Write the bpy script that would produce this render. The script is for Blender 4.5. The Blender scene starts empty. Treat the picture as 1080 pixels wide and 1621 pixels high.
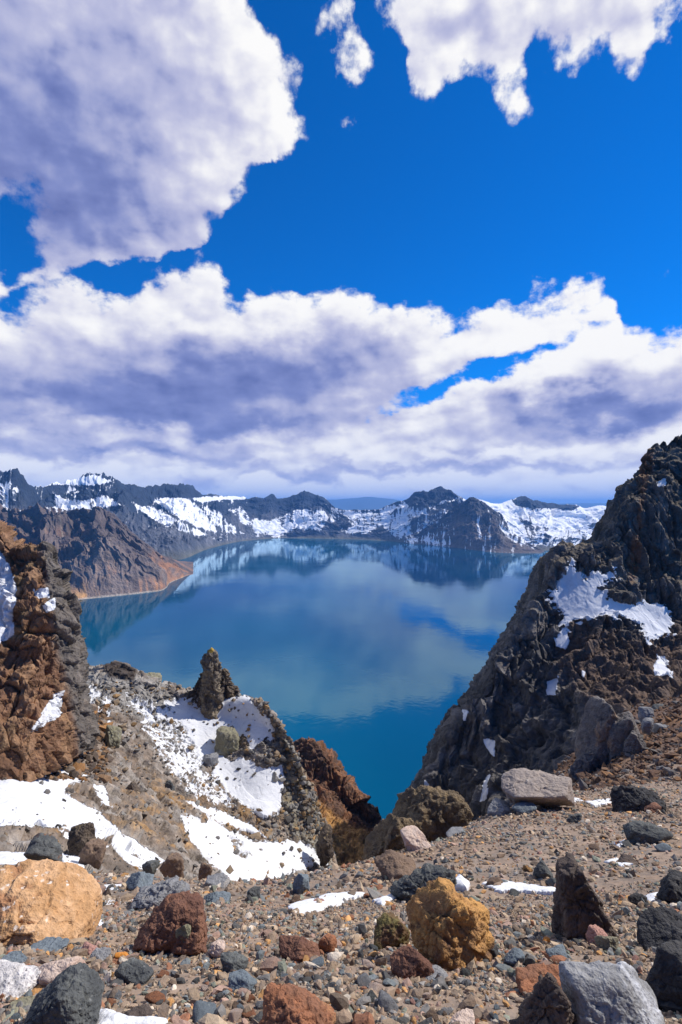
import bpy, math, random
import numpy as np

# ------------------------------------------------------------------ frame
# Camera stands at the origin, looks along +Y, Z is up.  F is the focal length and
# (CX, HZ) the principal column and the horizon row of the photograph, in its pixels.
F, CX, HZ = 900.0, 540.0, 800.0
LAKE_Z = -260.0
SUN_DIR = np.array((0.70, 0.24, 0.74)); SUN_DIR = SUN_DIR / np.linalg.norm(SUN_DIR)

sc = bpy.context.scene
C = sc.collection
sc.render.engine = 'CYCLES'
sc.render.resolution_x, sc.render.resolution_y = 682, 1024
sc.cycles.use_denoising = True
sc.cycles.max_bounces = 6
sc.cycles.volume_bounces = 1
sc.view_settings.view_transform = 'Standard'
sc.view_settings.look = 'None'
sc.view_settings.exposure = 0.0
sc.view_settings.gamma = 1.0

cam_data = bpy.data.cameras.new('camera')
cam = bpy.data.objects.new('camera', cam_data)
C.objects.link(cam)
cam_data.sensor_fit = 'VERTICAL'
cam_data.sensor_height = 36.0
cam_data.lens = 36.0 * F / 1621.0
cam_data.shift_y = -(810.5 - HZ) / 1621.0
cam_data.clip_start = 0.1
cam_data.clip_end = 120000.0
cam.location = (0, 0, 0)
cam.rotation_euler = (math.radians(90), 0, 0)
sc.camera = cam

sun_data = bpy.data.lights.new('sun', 'SUN')
sun_data.energy = 5.0
sun_data.angle = math.radians(0.5)
sun_data.color = (1.0, 0.94, 0.85)
sun = bpy.data.objects.new('sun', sun_data)
C.objects.link(sun)
sun_el = math.asin(SUN_DIR[2]); sun_az = math.atan2(SUN_DIR[0], SUN_DIR[1])
sun.rotation_euler = (math.pi / 2 - sun_el, 0, math.pi - sun_az)
sun.location = (200, 60, 220)

# ------------------------------------------------------------------ node helpers
class E:
    """A shader value; arithmetic on it adds Math nodes to its tree."""
    def __init__(s, nt, sock): s.nt, s.s = nt, sock
    def m(s, op, b=None, c=None):
        n = s.nt.nodes.new('ShaderNodeMath'); n.operation = op
        for i, v in enumerate((s, b, c)):
            if v is None: continue
            if isinstance(v, E): s.nt.links.new(v.s, n.inputs[i])
            else: n.inputs[i].default_value = v
        return E(s.nt, n.outputs[0])
    def __add__(s, o): return s.m('ADD', o)
    __radd__ = __add__
    def __sub__(s, o): return s.m('SUBTRACT', o)
    def __rsub__(s, o): return (s.m('MULTIPLY', -1.0)).m('ADD', o)
    def __mul__(s, o): return s.m('MULTIPLY', o)
    __rmul__ = __mul__
    def __truediv__(s, o): return s.m('DIVIDE', o)
    def max(s, o): return s.m('MAXIMUM', o)
    def min(s, o): return s.m('MINIMUM', o)
    def smax(s, o, k): return s.m('SMOOTH_MAX', o, k)
    def smin(s, o, k): return s.m('SMOOTH_MIN', o, k)
    def clamp(s): return s.m('MINIMUM', 1.0).m('MAXIMUM', 0.0)
    def step(s, a, b):
        n = s.nt.nodes.new('ShaderNodeMapRange'); n.interpolation_type = 'SMOOTHSTEP'
        s.nt.links.new(s.s, n.inputs[0]); n.inputs[1].default_value = a; n.inputs[2].default_value = b
        return E(s.nt, n.outputs[0])

def link(nt, a, sock):
    if isinstance(a, E): nt.links.new(a.s, sock)
    elif hasattr(a, 'is_output'): nt.links.new(a, sock)
    else: sock.default_value = a

def combine(nt, x, y, z):
    n = nt.nodes.new('ShaderNodeCombineXYZ')
    for i, v in enumerate((x, y, z)): link(nt, v, n.inputs[i])
    return n.outputs[0]

def noise(nt, vec, scale, detail=4.0, rough=0.55, dist=0.0, dim='2D'):
    n = nt.nodes.new('ShaderNodeTexNoise'); n.noise_dimensions = dim
    n.inputs['Scale'].default_value = scale; n.inputs['Detail'].default_value = detail
    n.inputs['Roughness'].default_value = rough; n.inputs['Distortion'].default_value = dist
    if vec is not None: link(nt, vec, n.inputs['Vector'])
    return E(nt, n.outputs[0])

def voronoi(nt, vec, scale, detail=0.0, feature='F1', rough=0.5, smooth=None, out=0, dim='3D'):
    n = nt.nodes.new('ShaderNodeTexVoronoi'); n.feature = feature; n.voronoi_dimensions = dim
    n.inputs['Scale'].default_value = scale
    if 'Detail' in n.inputs: n.inputs['Detail'].default_value = detail
    if 'Roughness' in n.inputs: n.inputs['Roughness'].default_value = rough
    if smooth is not None: n.inputs['Smoothness'].default_value = smooth
    if vec is not None: link(nt, vec, n.inputs['Vector'])
    return E(nt, n.outputs[out])

def mixc(nt, f, a, b, mode='MIX'):
    n = nt.nodes.new('ShaderNodeMix'); n.data_type = 'RGBA'; n.blend_type = mode
    link(nt, f, n.inputs[0])
    for v, s_ in ((a, n.inputs[6]), (b, n.inputs[7])):
        if isinstance(v, tuple): s_.default_value = (v[0], v[1], v[2], 1.0)
        else: link(nt, v, s_)
    return n.outputs[2]

def curve(x, pts, x0, x1, y0, y1):
    """A curve through pts (x, y), as a Float Curve node."""
    nt = x.nt
    n = nt.nodes.new('ShaderNodeFloatCurve')
    link(nt, (x - x0) * (1.0 / (x1 - x0)), n.inputs['Value'])
    cu = n.mapping.curves[0]
    P = sorted(((p - x0) / (x1 - x0), (q - y0) / (y1 - y0)) for p, q in pts)
    n.mapping.use_clip = False
    cu.points[0].location = P[0]; cu.points[1].location = P[-1]
    for p in P[1:-1]: cu.points.new(*p)
    n.mapping.update()
    return E(nt, n.outputs[0]) * (y1 - y0) + y0

# ------------------------------------------------------------------ sky
def ang(px, py):
    """Azimuth and elevation of a direction, in units of 1/900 rad."""
    az = math.atan((px - CX) / F)
    return az * 900.0, math.atan((HZ - py) / F * math.cos(az)) * 900.0

def srgb(r, g, b):
    f = lambda c: (c / 255 / 12.92) if c / 255 <= 0.04045 else ((c / 255 + 0.055) / 1.055) ** 2.4
    return (f(r), f(g), f(b))

def cloud_field():
    """Node group: position on the sky (azimuth, elevation) -> how far inside the clouds it is."""
    g = bpy.data.node_groups.new('cloud_field', 'ShaderNodeTree')
    g.interface.new_socket('Vector', in_out='INPUT', socket_type='NodeSocketVector')
    g.interface.new_socket('Body', in_out='OUTPUT', socket_type='NodeSocketFloat')
    g.interface.new_socket('Inside', in_out='OUTPUT', socket_type='NodeSocketFloat')
    gi = g.nodes.new('NodeGroupInput'); go = g.nodes.new('NodeGroupOutput')
    sp = g.nodes.new('ShaderNodeSeparateXYZ'); g.links.new(gi.outputs[0], sp.inputs[0])
    A0, B0 = E(g, sp.outputs[0]), E(g, sp.outputs[1])
    # finer, flatter structure towards the horizon
    Bc = B0.max(0.0)
    Bs = Bc + ((Bc * (1 / 70.0) + 1.0).m('LOGARITHM', math.e)) * 130.0
    q = combine(g, A0 * 0.01, Bs * 0.01, 0.37)
    big = noise(g, q, 0.85, 3.0, 0.5) - 0.5
    wx = noise(g, combine(g, A0 * 0.01 + 31.0, Bs * 0.01, 0.0), 1.3, 5.0, 0.55) - 0.5
    wy = noise(g, combine(g, A0 * 0.01, Bs * 0.01 + 47.0, 0.0), 1.3, 5.0, 0.55) - 0.5
    A = A0 + wx * 46.0
    B = B0 + wy * 46.0
    def conv(pts): return [ang(*p) for p in pts]
    # the bank of cumulus over the far rim: everything below its top
    top = conv([(-700, 430), (-300, 400), (-100, 412), (0, 410), (45, 412), (78, 440), (125, 436), (185, 470), (215, 458), (245, 428),
                (290, 417), (330, 424), (352, 460), (375, 470), (420, 451), (480, 459), (540, 461), (600, 468), (650, 484), (700, 493),
                (742, 500), (790, 482), (850, 472), (895, 452), (940, 438), (968, 462), (985, 505), (1030, 522), (1080, 505), (1160, 470), (1400, 430), (1900, 460)])
    x0, x1 = ang(-700, 400)[0], ang(1900, 400)[0]
    s = curve(A, top, x0, x1, 0, 400) - B
    def blob(cx, cy, rx, ry, rot, scale):
        a, b = ang(cx, cy); ca, sa = math.cos(math.radians(rot)), math.sin(math.radians(rot))
        X, Y = A - a, B - b
        u = (X * ca + Y * sa) * (1 / rx); v = (Y * ca - X * sa) * (1 / ry)
        return (1.0 - (u * u + v * v).m('SQRT')) * scale
    s = s - (A0.m('ABSOLUTE') - 850.0).max(0.0) * 1.2
    # openings of blue in the bank
    s = (s + 12.0).smin(blob(764, 590, 52, 5, 17, 15) * -1.0, 8.0)
    s = s.smin(blob(20, 372, 46, 40, -48, 30) * -1.0, 10.0)
    # the large dark cloud overhead on the left
    bnd = [(-50, 395), (0, 418), (30, 432), (60, 448), (105, 474), (150, 490), (185, 500), (225, 494), (250, 476), (268, 418), (290, 404), (320, 384), (345, 362), (378, 350), (398, 290), (412, 220), (428, 165), (444, 100), (462, 20)]
    pts = [ang(r, p)[::-1] for p, r in bnd]
    pts = [(b, a) for b, a in pts]
    r = curve(B, [(ang(100, 470)[1] - 30, -520.0)] + pts + [(900.0, -150.0)], 200, 900, -560, 200)
    ul = (r - A).smin(A + 1100.0, 30.0)
    ul = ul.smin(blob(6, 372, 26, 34, -50, 30) * -1.0, 8.0)
    s = s.smax(ul, 12.0)
    # the ragged cloud overhead on the right
    low = conv([(560, -60), (585, 0), (610, 30), (636, 62), (655, 140), (690, 150), (722, 112), (760, 120), (795, 150), (830, 140), (858, 60), (885, 92), (940, 80), (990, 125), (1012, 122), (1040, 55), (1090, 30), (1200, -40), (1500, -80)])
    ur = B - curve(A, [(-800, 900)] + low + [(900, 700)], -800, 900, 500, 900)
    s = s.smax((ur * 0.8 + 14.0).smin(B * -1.0 + 1150.0, 20.0), 12.0)
    for c in ((530, 10, 50, 46, -20, 34), (545, 70, 34, 50, -15, 30), (562, 130, 28, 54, 20, 30), (815, 140, 46, 48, 0, 28), (1017, 474, 24, 12, 0, 14), (1075, 466, 26, 22, 0, 16), (935, 140, 14, 10, 0, 8)):
        s = s.smax(blob(*c), 6.0)
    P = combine(g, A0 * 0.01 + wx * 0.5, Bs * 0.01 + wy * 0.35, 0.0)
    puff = voronoi(g, P, 1.25, 2.0, 'SMOOTH_F1', 0.42, 0.35, dim='2D')
    fine = noise(g, combine(g, A0 * 0.01 + 13.0, Bs * 0.01 + 71.0, 0.0), 4.0, 7.0, 0.6) - 0.5
    inside = s + (0.40 - puff) * 40.0 + fine * 44.0 + big * 26.0
    g.links.new((s.min(60.0) * 0.5 + (0.40 - puff) * 60.0 + fine * 16.0 + big * 60.0).s, go.inputs[0])
    g.links.new(inside.s, go.inputs[1])
    return g

w = bpy.data.worlds.new('World'); sc.world = w; w.use_nodes = True
nt = w.node_tree; nt.nodes.clear()
wo = nt.nodes.new('ShaderNodeOutputWorld'); bg = nt.nodes.new('ShaderNodeBackground')
nt.links.new(bg.outputs[0], wo.inputs[0]); bg.inputs[1].default_value = 0.1
sky = nt.nodes.new('ShaderNodeTexSky'); sky.sky_type = 'NISHITA'; sky.sun_disc = False
sky.sun_elevation = sun_el; sky.sun_rotation = sun_az
sky.altitude = 2400; sky.air_density = 1.0; sky.dust_density = 0.2; sky.ozone_density = 4.0
tc = nt.nodes.new('ShaderNodeTexCoord')
sp = nt.nodes.new('ShaderNodeSeparateXYZ'); nt.links.new(tc.outputs['Generated'], sp.inputs[0])
X, Y, Z = (E(nt, sp.outputs[i]) for i in range(3))
AZ = X.m('ARCTAN2', Y) * 900.0
EL = Z.m('ARCSINE') * 900.0
grp = cloud_field()
def field(a, b):
    n = nt.nodes.new('ShaderNodeGroup'); n.node_tree = grp
    nt.links.new(combine(nt, a, b, 0.0), n.inputs[0])
    return E(nt, n.outputs[0]), E(nt, n.outputs[1])
body, inside = field(AZ, EL)
body2, _ = field(AZ + 10.0, EL + 15.0)
relief = (body - body2) * (0.5 / 18.0)
wn1 = noise(nt, combine(nt, AZ * 0.01 + 17.0, EL * 0.016, 0.0), 0.9, 5.0, 0.55) - 0.5
wn2 = noise(nt, combine(nt, AZ * 0.01 + 57.0, EL * 0.016, 0.0), 0.9, 5.0, 0.55) - 0.5
def soft(cx, cy, rx, ry, k):
    a, b = ang(cx, cy)
    u = (AZ - a + wn1 * 170.0) * (1 / rx); v = (EL - b + wn2 * 110.0) * (1 / ry)
    return ((u * u + v * v) * -1.0).m('EXPONENT') * k
dark = None
for c in ((40, 200, 260, 160, 0.76), (130, 330, 150, 60, 0.30), (260, 60, 130, 70, 0.16), (390, 592, 250, 50, 0.84), (150, 640, 250, 42, 0.74), (570, 545, 110, 40, 0.40), (420, 670, 250, 22, 0.50), (200, 712, 260, 14, 0.55),
          (960, 655, 170, 26, 0.95), (1060, 600, 90, 30, 0.35), (760, 700, 150, 12, 0.35), (30, 545, 60, 20, 0.15), (720, 40, 90, 46, 0.34), (940, 30, 120, 36, 0.30), (820, 742, 260, 12, 0.4), (450, 745, 240, 10, 0.35)):
    e = soft(*c); dark = e if dark is None else dark + e
lumps = noise(nt, combine(nt, AZ * 0.01 + 3.0, EL * 0.024 + 9.0, 0.0), 1.3, 5.0, 0.5) - 0.5
shade = (dark + 0.06 - relief * 0.20 - lumps * 0.30).clamp()
edge = inside.step(-1.0, 22.0)
ccol = mixc(nt, shade.step(0.02, 0.55), srgb(255, 254, 253), srgb(192, 194, 224))
ccol = mixc(nt, shade.step(0.40, 0.95), ccol, srgb(130, 142, 198))
ccol = mixc(nt, (dark * 0.9 - relief * 0.28 - lumps * 0.9).step(0.55, 1.35), ccol, srgb(96, 110, 170))
# far cloud fades into pale air towards the horizon
air = (EL.max(0.0) * (-1 / 42.0)).m('EXPONENT')
ccol = mixc(nt, air * 0.70, ccol, srgb(150, 172, 224))
ccol = mixc(nt, EL.step(-10.0, -60.0), ccol, (0.08, 0.10, 0.13))
gain = nt.nodes.new('ShaderNodeVectorMath'); gain.operation = 'SCALE'; gain.inputs[3].default_value = 10.0
nt.links.new(ccol, gain.inputs[0])
blue = mixc(nt, 1.0, sky.outputs[0], (0.012, 0.80, 1.62), 'MULTIPLY')
fin = mixc(nt, edge, blue, gain.outputs[0])
nt.links.new(fin, bg.inputs[0])
w.cycles.sampling_method = 'MANUAL'; w.cycles.sample_map_resolution = 1024
# ------------------------------------------------------------------ numpy tools
rng = np.random.default_rng(7)
_perm = np.random.default_rng(3).permutation(256).astype(np.int64)
_perm = np.concatenate([_perm, _perm, _perm])
_grad = np.random.default_rng(4).normal(size=(256, 3)); _grad /= np.linalg.norm(_grad, axis=1)[:, None]

def perlin(p, seed=0):
    p = np.asarray(p, dtype=np.float64) + seed * 17.37
    i = np.floor(p).astype(np.int64); f = p - i
    u = f * f * f * (f * (f * 6 - 15) + 10)
    i &= 255
    out = 0
    for dx in (0, 1):
        wx = u[:, 0] if dx else 1 - u[:, 0]
        a = _perm[i[:, 0] + dx]
        for dy in (0, 1):
            wy = wx * (u[:, 1] if dy else 1 - u[:, 1])
            b = _perm[a + i[:, 1] + dy]
            for dz in (0, 1):
                wz = wy * (u[:, 2] if dz else 1 - u[:, 2])
                g = _grad[_perm[b + i[:, 2] + dz]]
                out = out + wz * (g[:, 0] * (f[:, 0] - dx) + g[:, 1] * (f[:, 1] - dy) + g[:, 2] * (f[:, 2] - dz))
    return out * 1.6

def fbm(p, octaves=5, gain=0.5, seed=0, ridged=False, lac=2.03):
    p = np.asarray(p, dtype=np.float64); a, s, t = 1.0, 0.0, 0.0
    for o in range(octaves):
        n = perlin(p, seed + o)
        s = s + a * ((1 - 2 * np.abs(n)) if ridged else n); t += a
        a *= gain; p = p * lac
    return s / t

def cells(p, seed=0, tilt=False):
    """Worley cells: distance to the nearest point, the gap to the second one, and a random value per cell."""
    p = np.asarray(p, dtype=np.float64) + seed * 11.3
    i = np.floor(p).astype(np.int64)
    n = len(p); f1 = np.full(n, 9.0); tl = np.zeros(n); f2 = np.full(n, 9.0); cid = np.zeros(n)
    tab = np.random.default_rng(11).random((256, 4)); dirs = np.random.default_rng(12).normal(size=(256, 3)); dirs /= np.linalg.norm(dirs, axis=1)[:, None]
    for dx in (-1, 0, 1):
        for dy in (-1, 0, 1):
            for dz in (-1, 0, 1):
                c = i + (dx, dy, dz); k = c & 255
                h = _perm[_perm[_perm[k[:, 0]] + k[:, 1]] + k[:, 2]]
                r = tab[h]
                v_ = c + r[:, :3] - p; d = np.sqrt((v_ ** 2).sum(1))
                near = d < f1
                f2 = np.where(near, f1, np.minimum(f2, d))
                cid = np.where(near, r[:, 3], cid)
                if tilt: tl = np.where(near, (v_ * dirs[h]).sum(1), tl)
                f1 = np.where(near, d, f1)
    return (f1, f2 - f1, cid, tl) if tilt else (f1, f2 - f1, cid)

def smooth(x, a, b):
    t = np.clip((x - a) / (b - a), 0, 1); return t * t * (3 - 2 * t)

def lerp(a, b, t): return a + (b - a) * t

def W(px, py, d):
    """The point d metres in front of the camera that the photograph shows at (px, py)."""
    return np.array(((px - CX) / F * d, d, (HZ - py) / F * d))

def proj(P):
    d = np.maximum(P[:, 1], 0.05)
    return CX + F * P[:, 0] / d, HZ - F * P[:, 2] / d

def pchip(Y, n):
    """Monotone cubic interpolation of the rows of Y (k, ...) at n even steps."""
    Y = np.asarray(Y, dtype=np.float64); k = len(Y)
    d = np.diff(Y, axis=0)
    m = np.zeros_like(Y)
    if k > 2:
        a, b = d[:-1], d[1:]
        with np.errstate(divide='ignore', invalid='ignore'):
            h = np.where(a * b > 0, 2 * a * b / (a + b), 0.0)
        m[1:-1] = lerp(h, 0.5 * (a + b), 0.35)
    m[0], m[-1] = d[0], d[-1]
    t = np.linspace(0, k - 1, n); i = np.minimum(t.astype(int), k - 2)
    f = (t - i).reshape((-1,) + (1,) * (Y.ndim - 1))
    return ((1 + 2 * f) * (1 - f) ** 2) * Y[i] + f * (1 - f) ** 2 * m[i] + f * f * (3 - 2 * f) * Y[i + 1] + f * f * (f - 1) * m[i + 1]

def loft(G, nu, nv):
    """A dense grid (nu, nv, 3) through a control grid of world points (rows, columns, 3)."""
    G = np.asarray(G, dtype=np.float64)
    a = pchip(G, nu)
    return pchip(a.transpose(1, 0, 2), nv).transpose(1, 0, 2)

def normals(P):
    n = np.cross(np.gradient(P, axis=0), np.gradient(P, axis=1))
    n /= np.linalg.norm(n, axis=2)[:, :, None] + 1e-12
    return n

def poly_sd(px, py, poly):
    """Signed distance in pixels to a polygon, positive inside."""
    x = np.asarray(px); y = np.asarray(py); best = np.full(x.shape, 1e18); inside = np.zeros(x.shape, bool)
    k = len(poly)
    for i in range(k):
        x0, y0 = poly[i]; x1, y1 = poly[(i + 1) % k]
        ex, ey = x1 - x0, y1 - y0
        t = np.clip(((x - x0) * ex + (y - y0) * ey) / (ex * ex + ey * ey + 1e-9), 0, 1)
        best = np.minimum(best, (x - x0 - t * ex) ** 2 + (y - y0 - t * ey) ** 2)
        cross = ((y0 > y) != (y1 > y)) & (x < (x1 - x0) * (y - y0) / (y1 - y0 + 1e-12) + x0)
        inside ^= cross
    d = np.sqrt(best)
    return np.where(inside, d, -d)

# ------------------------------------------------------------------ mesh helpers
def mesh_from(name, V, faces, col=None, snow=None, smooth_faces=True):
    """Vertices (n,3) and faces (m,k) -> mesh; optional colour and snow per vertex."""
    V = np.ascontiguousarray(V, dtype=np.float32); faces = np.ascontiguousarray(faces, dtype=np.int32)
    me = bpy.data.meshes.new(name)
    me.vertices.add(len(V)); me.vertices.foreach_set('co', V.ravel())
    k = faces.shape[1]
    me.loops.add(faces.size); me.loops.foreach_set('vertex_index', faces.ravel())
    me.polygons.add(len(faces))
    me.polygons.foreach_set('loop_start', np.arange(0, faces.size, k, dtype=np.int32))
    me.polygons.foreach_set('loop_total', np.full(len(faces), k, dtype=np.int32))
    me.polygons.foreach_set('use_smooth', np.full(len(faces), smooth_faces))
    me.update(calc_edges=True)
    if col is not None:
        at = me.attributes.new('rock_colour', 'FLOAT_COLOR', 'POINT')
        at.data.foreach_set('color', np.concatenate([col, np.ones((len(col), 1))], axis=1).astype(np.float32).ravel())
    if snow is not None:
        at = me.attributes.new('snow', 'FLOAT', 'POINT')
        at.data.foreach_set('value', np.asarray(snow, dtype=np.float32).ravel())
    return me

def grid_faces(nu, nv, flip=False):
    a = (np.arange(nu - 1)[:, None] * nv + np.arange(nv - 1)[None, :]).ravel()
    f = np.stack([a, a + 1, a + nv + 1, a + nv], axis=1)
    return f[:, ::-1] if flip else f

def add(name, me, m, parent=None):
    o = bpy.data.objects.new(name, me); C.objects.link(o)
    if m is not None:
        me.materials.clear(); me.materials.append(m)
    if parent is not None: o.parent = parent
    return o

def structure(o): o['kind'] = 'structure'; return o
def stuff(o): o['kind'] = 'stuff'; return o
def tag(o, label, cat, group=None):
    o['label'] = label; o['category'] = cat
    if group: o['group'] = group
    return o

# ------------------------------------------------------------------ materials
def new_mat(name):
    m = bpy.data.materials.new(name); m.use_nodes = True
    t = m.node_tree; b = t.nodes['Principled BSDF']
    return m, t, b

def terrain_mat(name, scale, bump, snow_scale, rough=0.92, snow_sharp=0.10, contrast=0.55, snow_bump=0.02, snow_var=0.55, snow_col=(0.70, 0.71, 0.73)):
    """Rock coloured by its mesh's rock_colour, with snow where the snow value says so."""
    m, t, b = new_mat(name)
    g = t.nodes.new('ShaderNodeNewGeometry'); pos = g.outputs['Position']
    ca = t.nodes.new('ShaderNodeAttribute'); ca.attribute_name = 'rock_colour'
    sa = t.nodes.new('ShaderNodeAttribute'); sa.attribute_name = 'snow'
    n1 = noise(t, pos, scale, 8.0, 0.65, dim='3D')
    n2 = noise(t, pos, scale * 6.3, 5.0, 0.6, dim='3D')
    v1 = voronoi(t, pos, scale * 2.2, 2.0, 'F1', 0.6)
    val = (n1 - 0.5) * (2.2 * contrast) + (n2 - 0.5) * (1.3 * contrast) + (v1 - 0.4) * (0.5 * contrast) + 1.0
    rock = t.nodes.new('ShaderNodeVectorMath'); rock.operation = 'SCALE'
    t.links.new(ca.outputs['Color'], rock.inputs[0]); t.links.new(val.max(0.15).s, rock.inputs[3])
    warm = noise(t, pos, scale * 1.7, 4.0, 0.6, dim='3D').step(0.45, 0.7)
    tint = mixc(t, warm * 0.35, (1.0, 1.0, 1.0), (1.18, 0.98, 0.80))
    rk = mixc(t, 1.0, rock.outputs[0], tint, 'MULTIPLY')
    sn = (noise(t, pos, snow_scale, 6.0, 0.65, dim='3D') - 0.5) * snow_var
    s = (E(t, sa.outputs['Fac']) + sn).step(0.5 - snow_sharp, 0.5 + snow_sharp)
    grit = (noise(t, pos, snow_scale * 1.6, 7.0, 0.7, dim='3D').step(0.50, 0.74)) * 0.42                    # dust and grit blown onto old snow
    link(t, mixc(t, s, rk, mixc(t, grit, snow_col, (snow_col[0] * 0.62, snow_col[1] * 0.59, snow_col[2] * 0.55))), b.inputs['Base Color'])
    b.inputs['Roughness'].default_value = rough
    b.inputs['Specular IOR Level'].default_value = 0.25
    h = n1 * 1.0 + n2 * 0.35 + v1 * 0.55
    hs = noise(t, pos, snow_scale * 0.5, 4.0, 0.5, dim='3D') * (snow_bump / max(bump, 1e-6)) + 1.2
    hh = h * (1.0 - s) + hs * s
    bn = t.nodes.new('ShaderNodeBump'); bn.inputs['Strength'].default_value = 1.0; bn.inputs['Distance'].default_value = bump
    t.links.new(hh.s, bn.inputs['Height']); t.links.new(bn.outputs[0], b.inputs['Normal'])
    return m

# ------------------------------------------------------------------ the lake
def lake_mat():
    m, t, b = new_mat('lake_water')
    g = t.nodes.new('ShaderNodeNewGeometry')
    sp_ = t.nodes.new('ShaderNodeSeparateXYZ'); t.links.new(g.outputs['Position'], sp_.inputs[0])
    x, y = E(t, sp_.outputs[0]), E(t, sp_.outputs[1])
    big_ = noise(t, combine(t, x * 0.0012, y * 0.0007, 0.0), 1.0, 4.0, 0.5) - 0.5
    col = mixc(t, (big_ * 2.2 + 0.5).clamp(), (0.000, 0.030, 0.088), (0.000, 0.092, 0.160))
    t.nodes.remove(b)
    df = t.nodes.new('ShaderNodeBsdfDiffuse'); link(t, col, df.inputs['Color'])           # light coming back out of the water
    gl = t.nodes.new('ShaderNodeBsdfGlossy'); gl.inputs['Color'].default_value = (0.62, 0.86, 1.0, 1.0)
    fr = t.nodes.new('ShaderNodeFresnel'); fr.inputs['IOR'].default_value = 1.345
    mx = t.nodes.new('ShaderNodeMixShader'); t.links.new(fr.outputs[0], mx.inputs[0]); t.links.new(df.outputs[0], mx.inputs[1]); t.links.new(gl.outputs[0], mx.inputs[2])
    out_ = [n for n in t.nodes if n.type == 'OUTPUT_MATERIAL'][0]; t.links.new(mx.outputs[0], out_.inputs['Surface'])
    # breeze: smooth water with duller lanes
    lane = noise(t, combine(t, x * 0.0016, y * 0.0042, 0.0), 1.0, 4.0, 0.55).step(0.42, 0.62)
    link(t, lane * 0.05 + 0.02, gl.inputs['Roughness'])
    rip = noise(t, combine(t, x * 0.020, y * 0.016, 0.0), 1.0, 3.0, 0.5)
    swell = noise(t, combine(t, x * 0.16, y * 0.11, 0.0), 1.0, 3.0, 0.6)
    bn = t.nodes.new('ShaderNodeBump'); bn.inputs['Strength'].default_value = 1.0; bn.inputs['Distance'].default_value = 0.10
    t.links.new((rip * 1.4 + swell * 0.45).s, bn.inputs['Height']); t.links.new(bn.outputs[0], gl.inputs['Normal']); t.links.new(bn.outputs[0], fr.inputs['Normal'])
    return m

V = np.array([(-9000, -500, LAKE_Z), (9000, -500, LAKE_Z), (9000, 9000, LAKE_Z), (-9000, 9000, LAKE_Z)], float)
structure(add('lake', mesh_from('lake', V, np.array([[0, 1, 2, 3]])), lake_mat()))

# land all the way to the horizon, under and beyond the crater
def plain_mat():
    m, t, b = new_mat('plain_forest')
    g = t.nodes.new('ShaderNodeNewGeometry')
    link(t, mixc(t, noise(t, g.outputs['Position'], 0.0006, 6.0, 0.6, dim='3D'), (0.03, 0.045, 0.03), (0.09, 0.08, 0.06)), b.inputs['Base Color'])
    b.inputs['Roughness'].default_value = 1.0
    return m
aa = np.linspace(0, 2 * np.pi, 97)[:-1]
V = np.concatenate([[[0, 12000, -272.0]]] + [np.stack([r * np.cos(aa), 12000 + r * np.sin(aa), np.full(96, -272.0)], 1) for r in (10, 9000, 20000, 34000)])
fa = [(0, 1 + i, 1 + (i + 1) % 96, 1 + (i + 1) % 96) for i in range(96)]
fq = [(1 + r * 96 + i, 1 + r * 96 + (i + 1) % 96, 1 + (r + 1) * 96 + (i + 1) % 96, 1 + (r + 1) * 96 + i) for r in range(3) for i in range(96)]
structure(add('ground', mesh_from('ground', V, np.array(fq)), plain_mat()))

# ------------------------------------------------------------------ far mountains
def interp_cols(xs, keys):
    """Columns of values interpolated over pixel columns, keys = rows (px, v1, v2, ...)."""
    K = np.array(keys, float); k = K[:, 0]
    out = []
    for c in range(1, K.shape[1]):
        m = np.zeros(len(k)); d = np.diff(K[:, c]) / np.diff(k)
        m[1:-1] = np.where(d[:-1] * d[1:] > 0, 2 * d[:-1] * d[1:] / (d[:-1] + d[1:] + 1e-15), 0); m[0], m[-1] = d[0], d[-1]
        i = np.clip(np.searchsorted(k, xs, side='right') - 1, 0, len(k) - 2)
        h = k[i + 1] - k[i]; f = (xs - k[i]) / h
        out.append((1 + 2 * f) * (1 - f) ** 2 * K[i, c] + f * (1 - f) ** 2 * m[i] * h + f * f * (3 - 2 * f) * K[i + 1, c] + f * f * (f - 1) * m[i + 1] * h)
    return out

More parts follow.
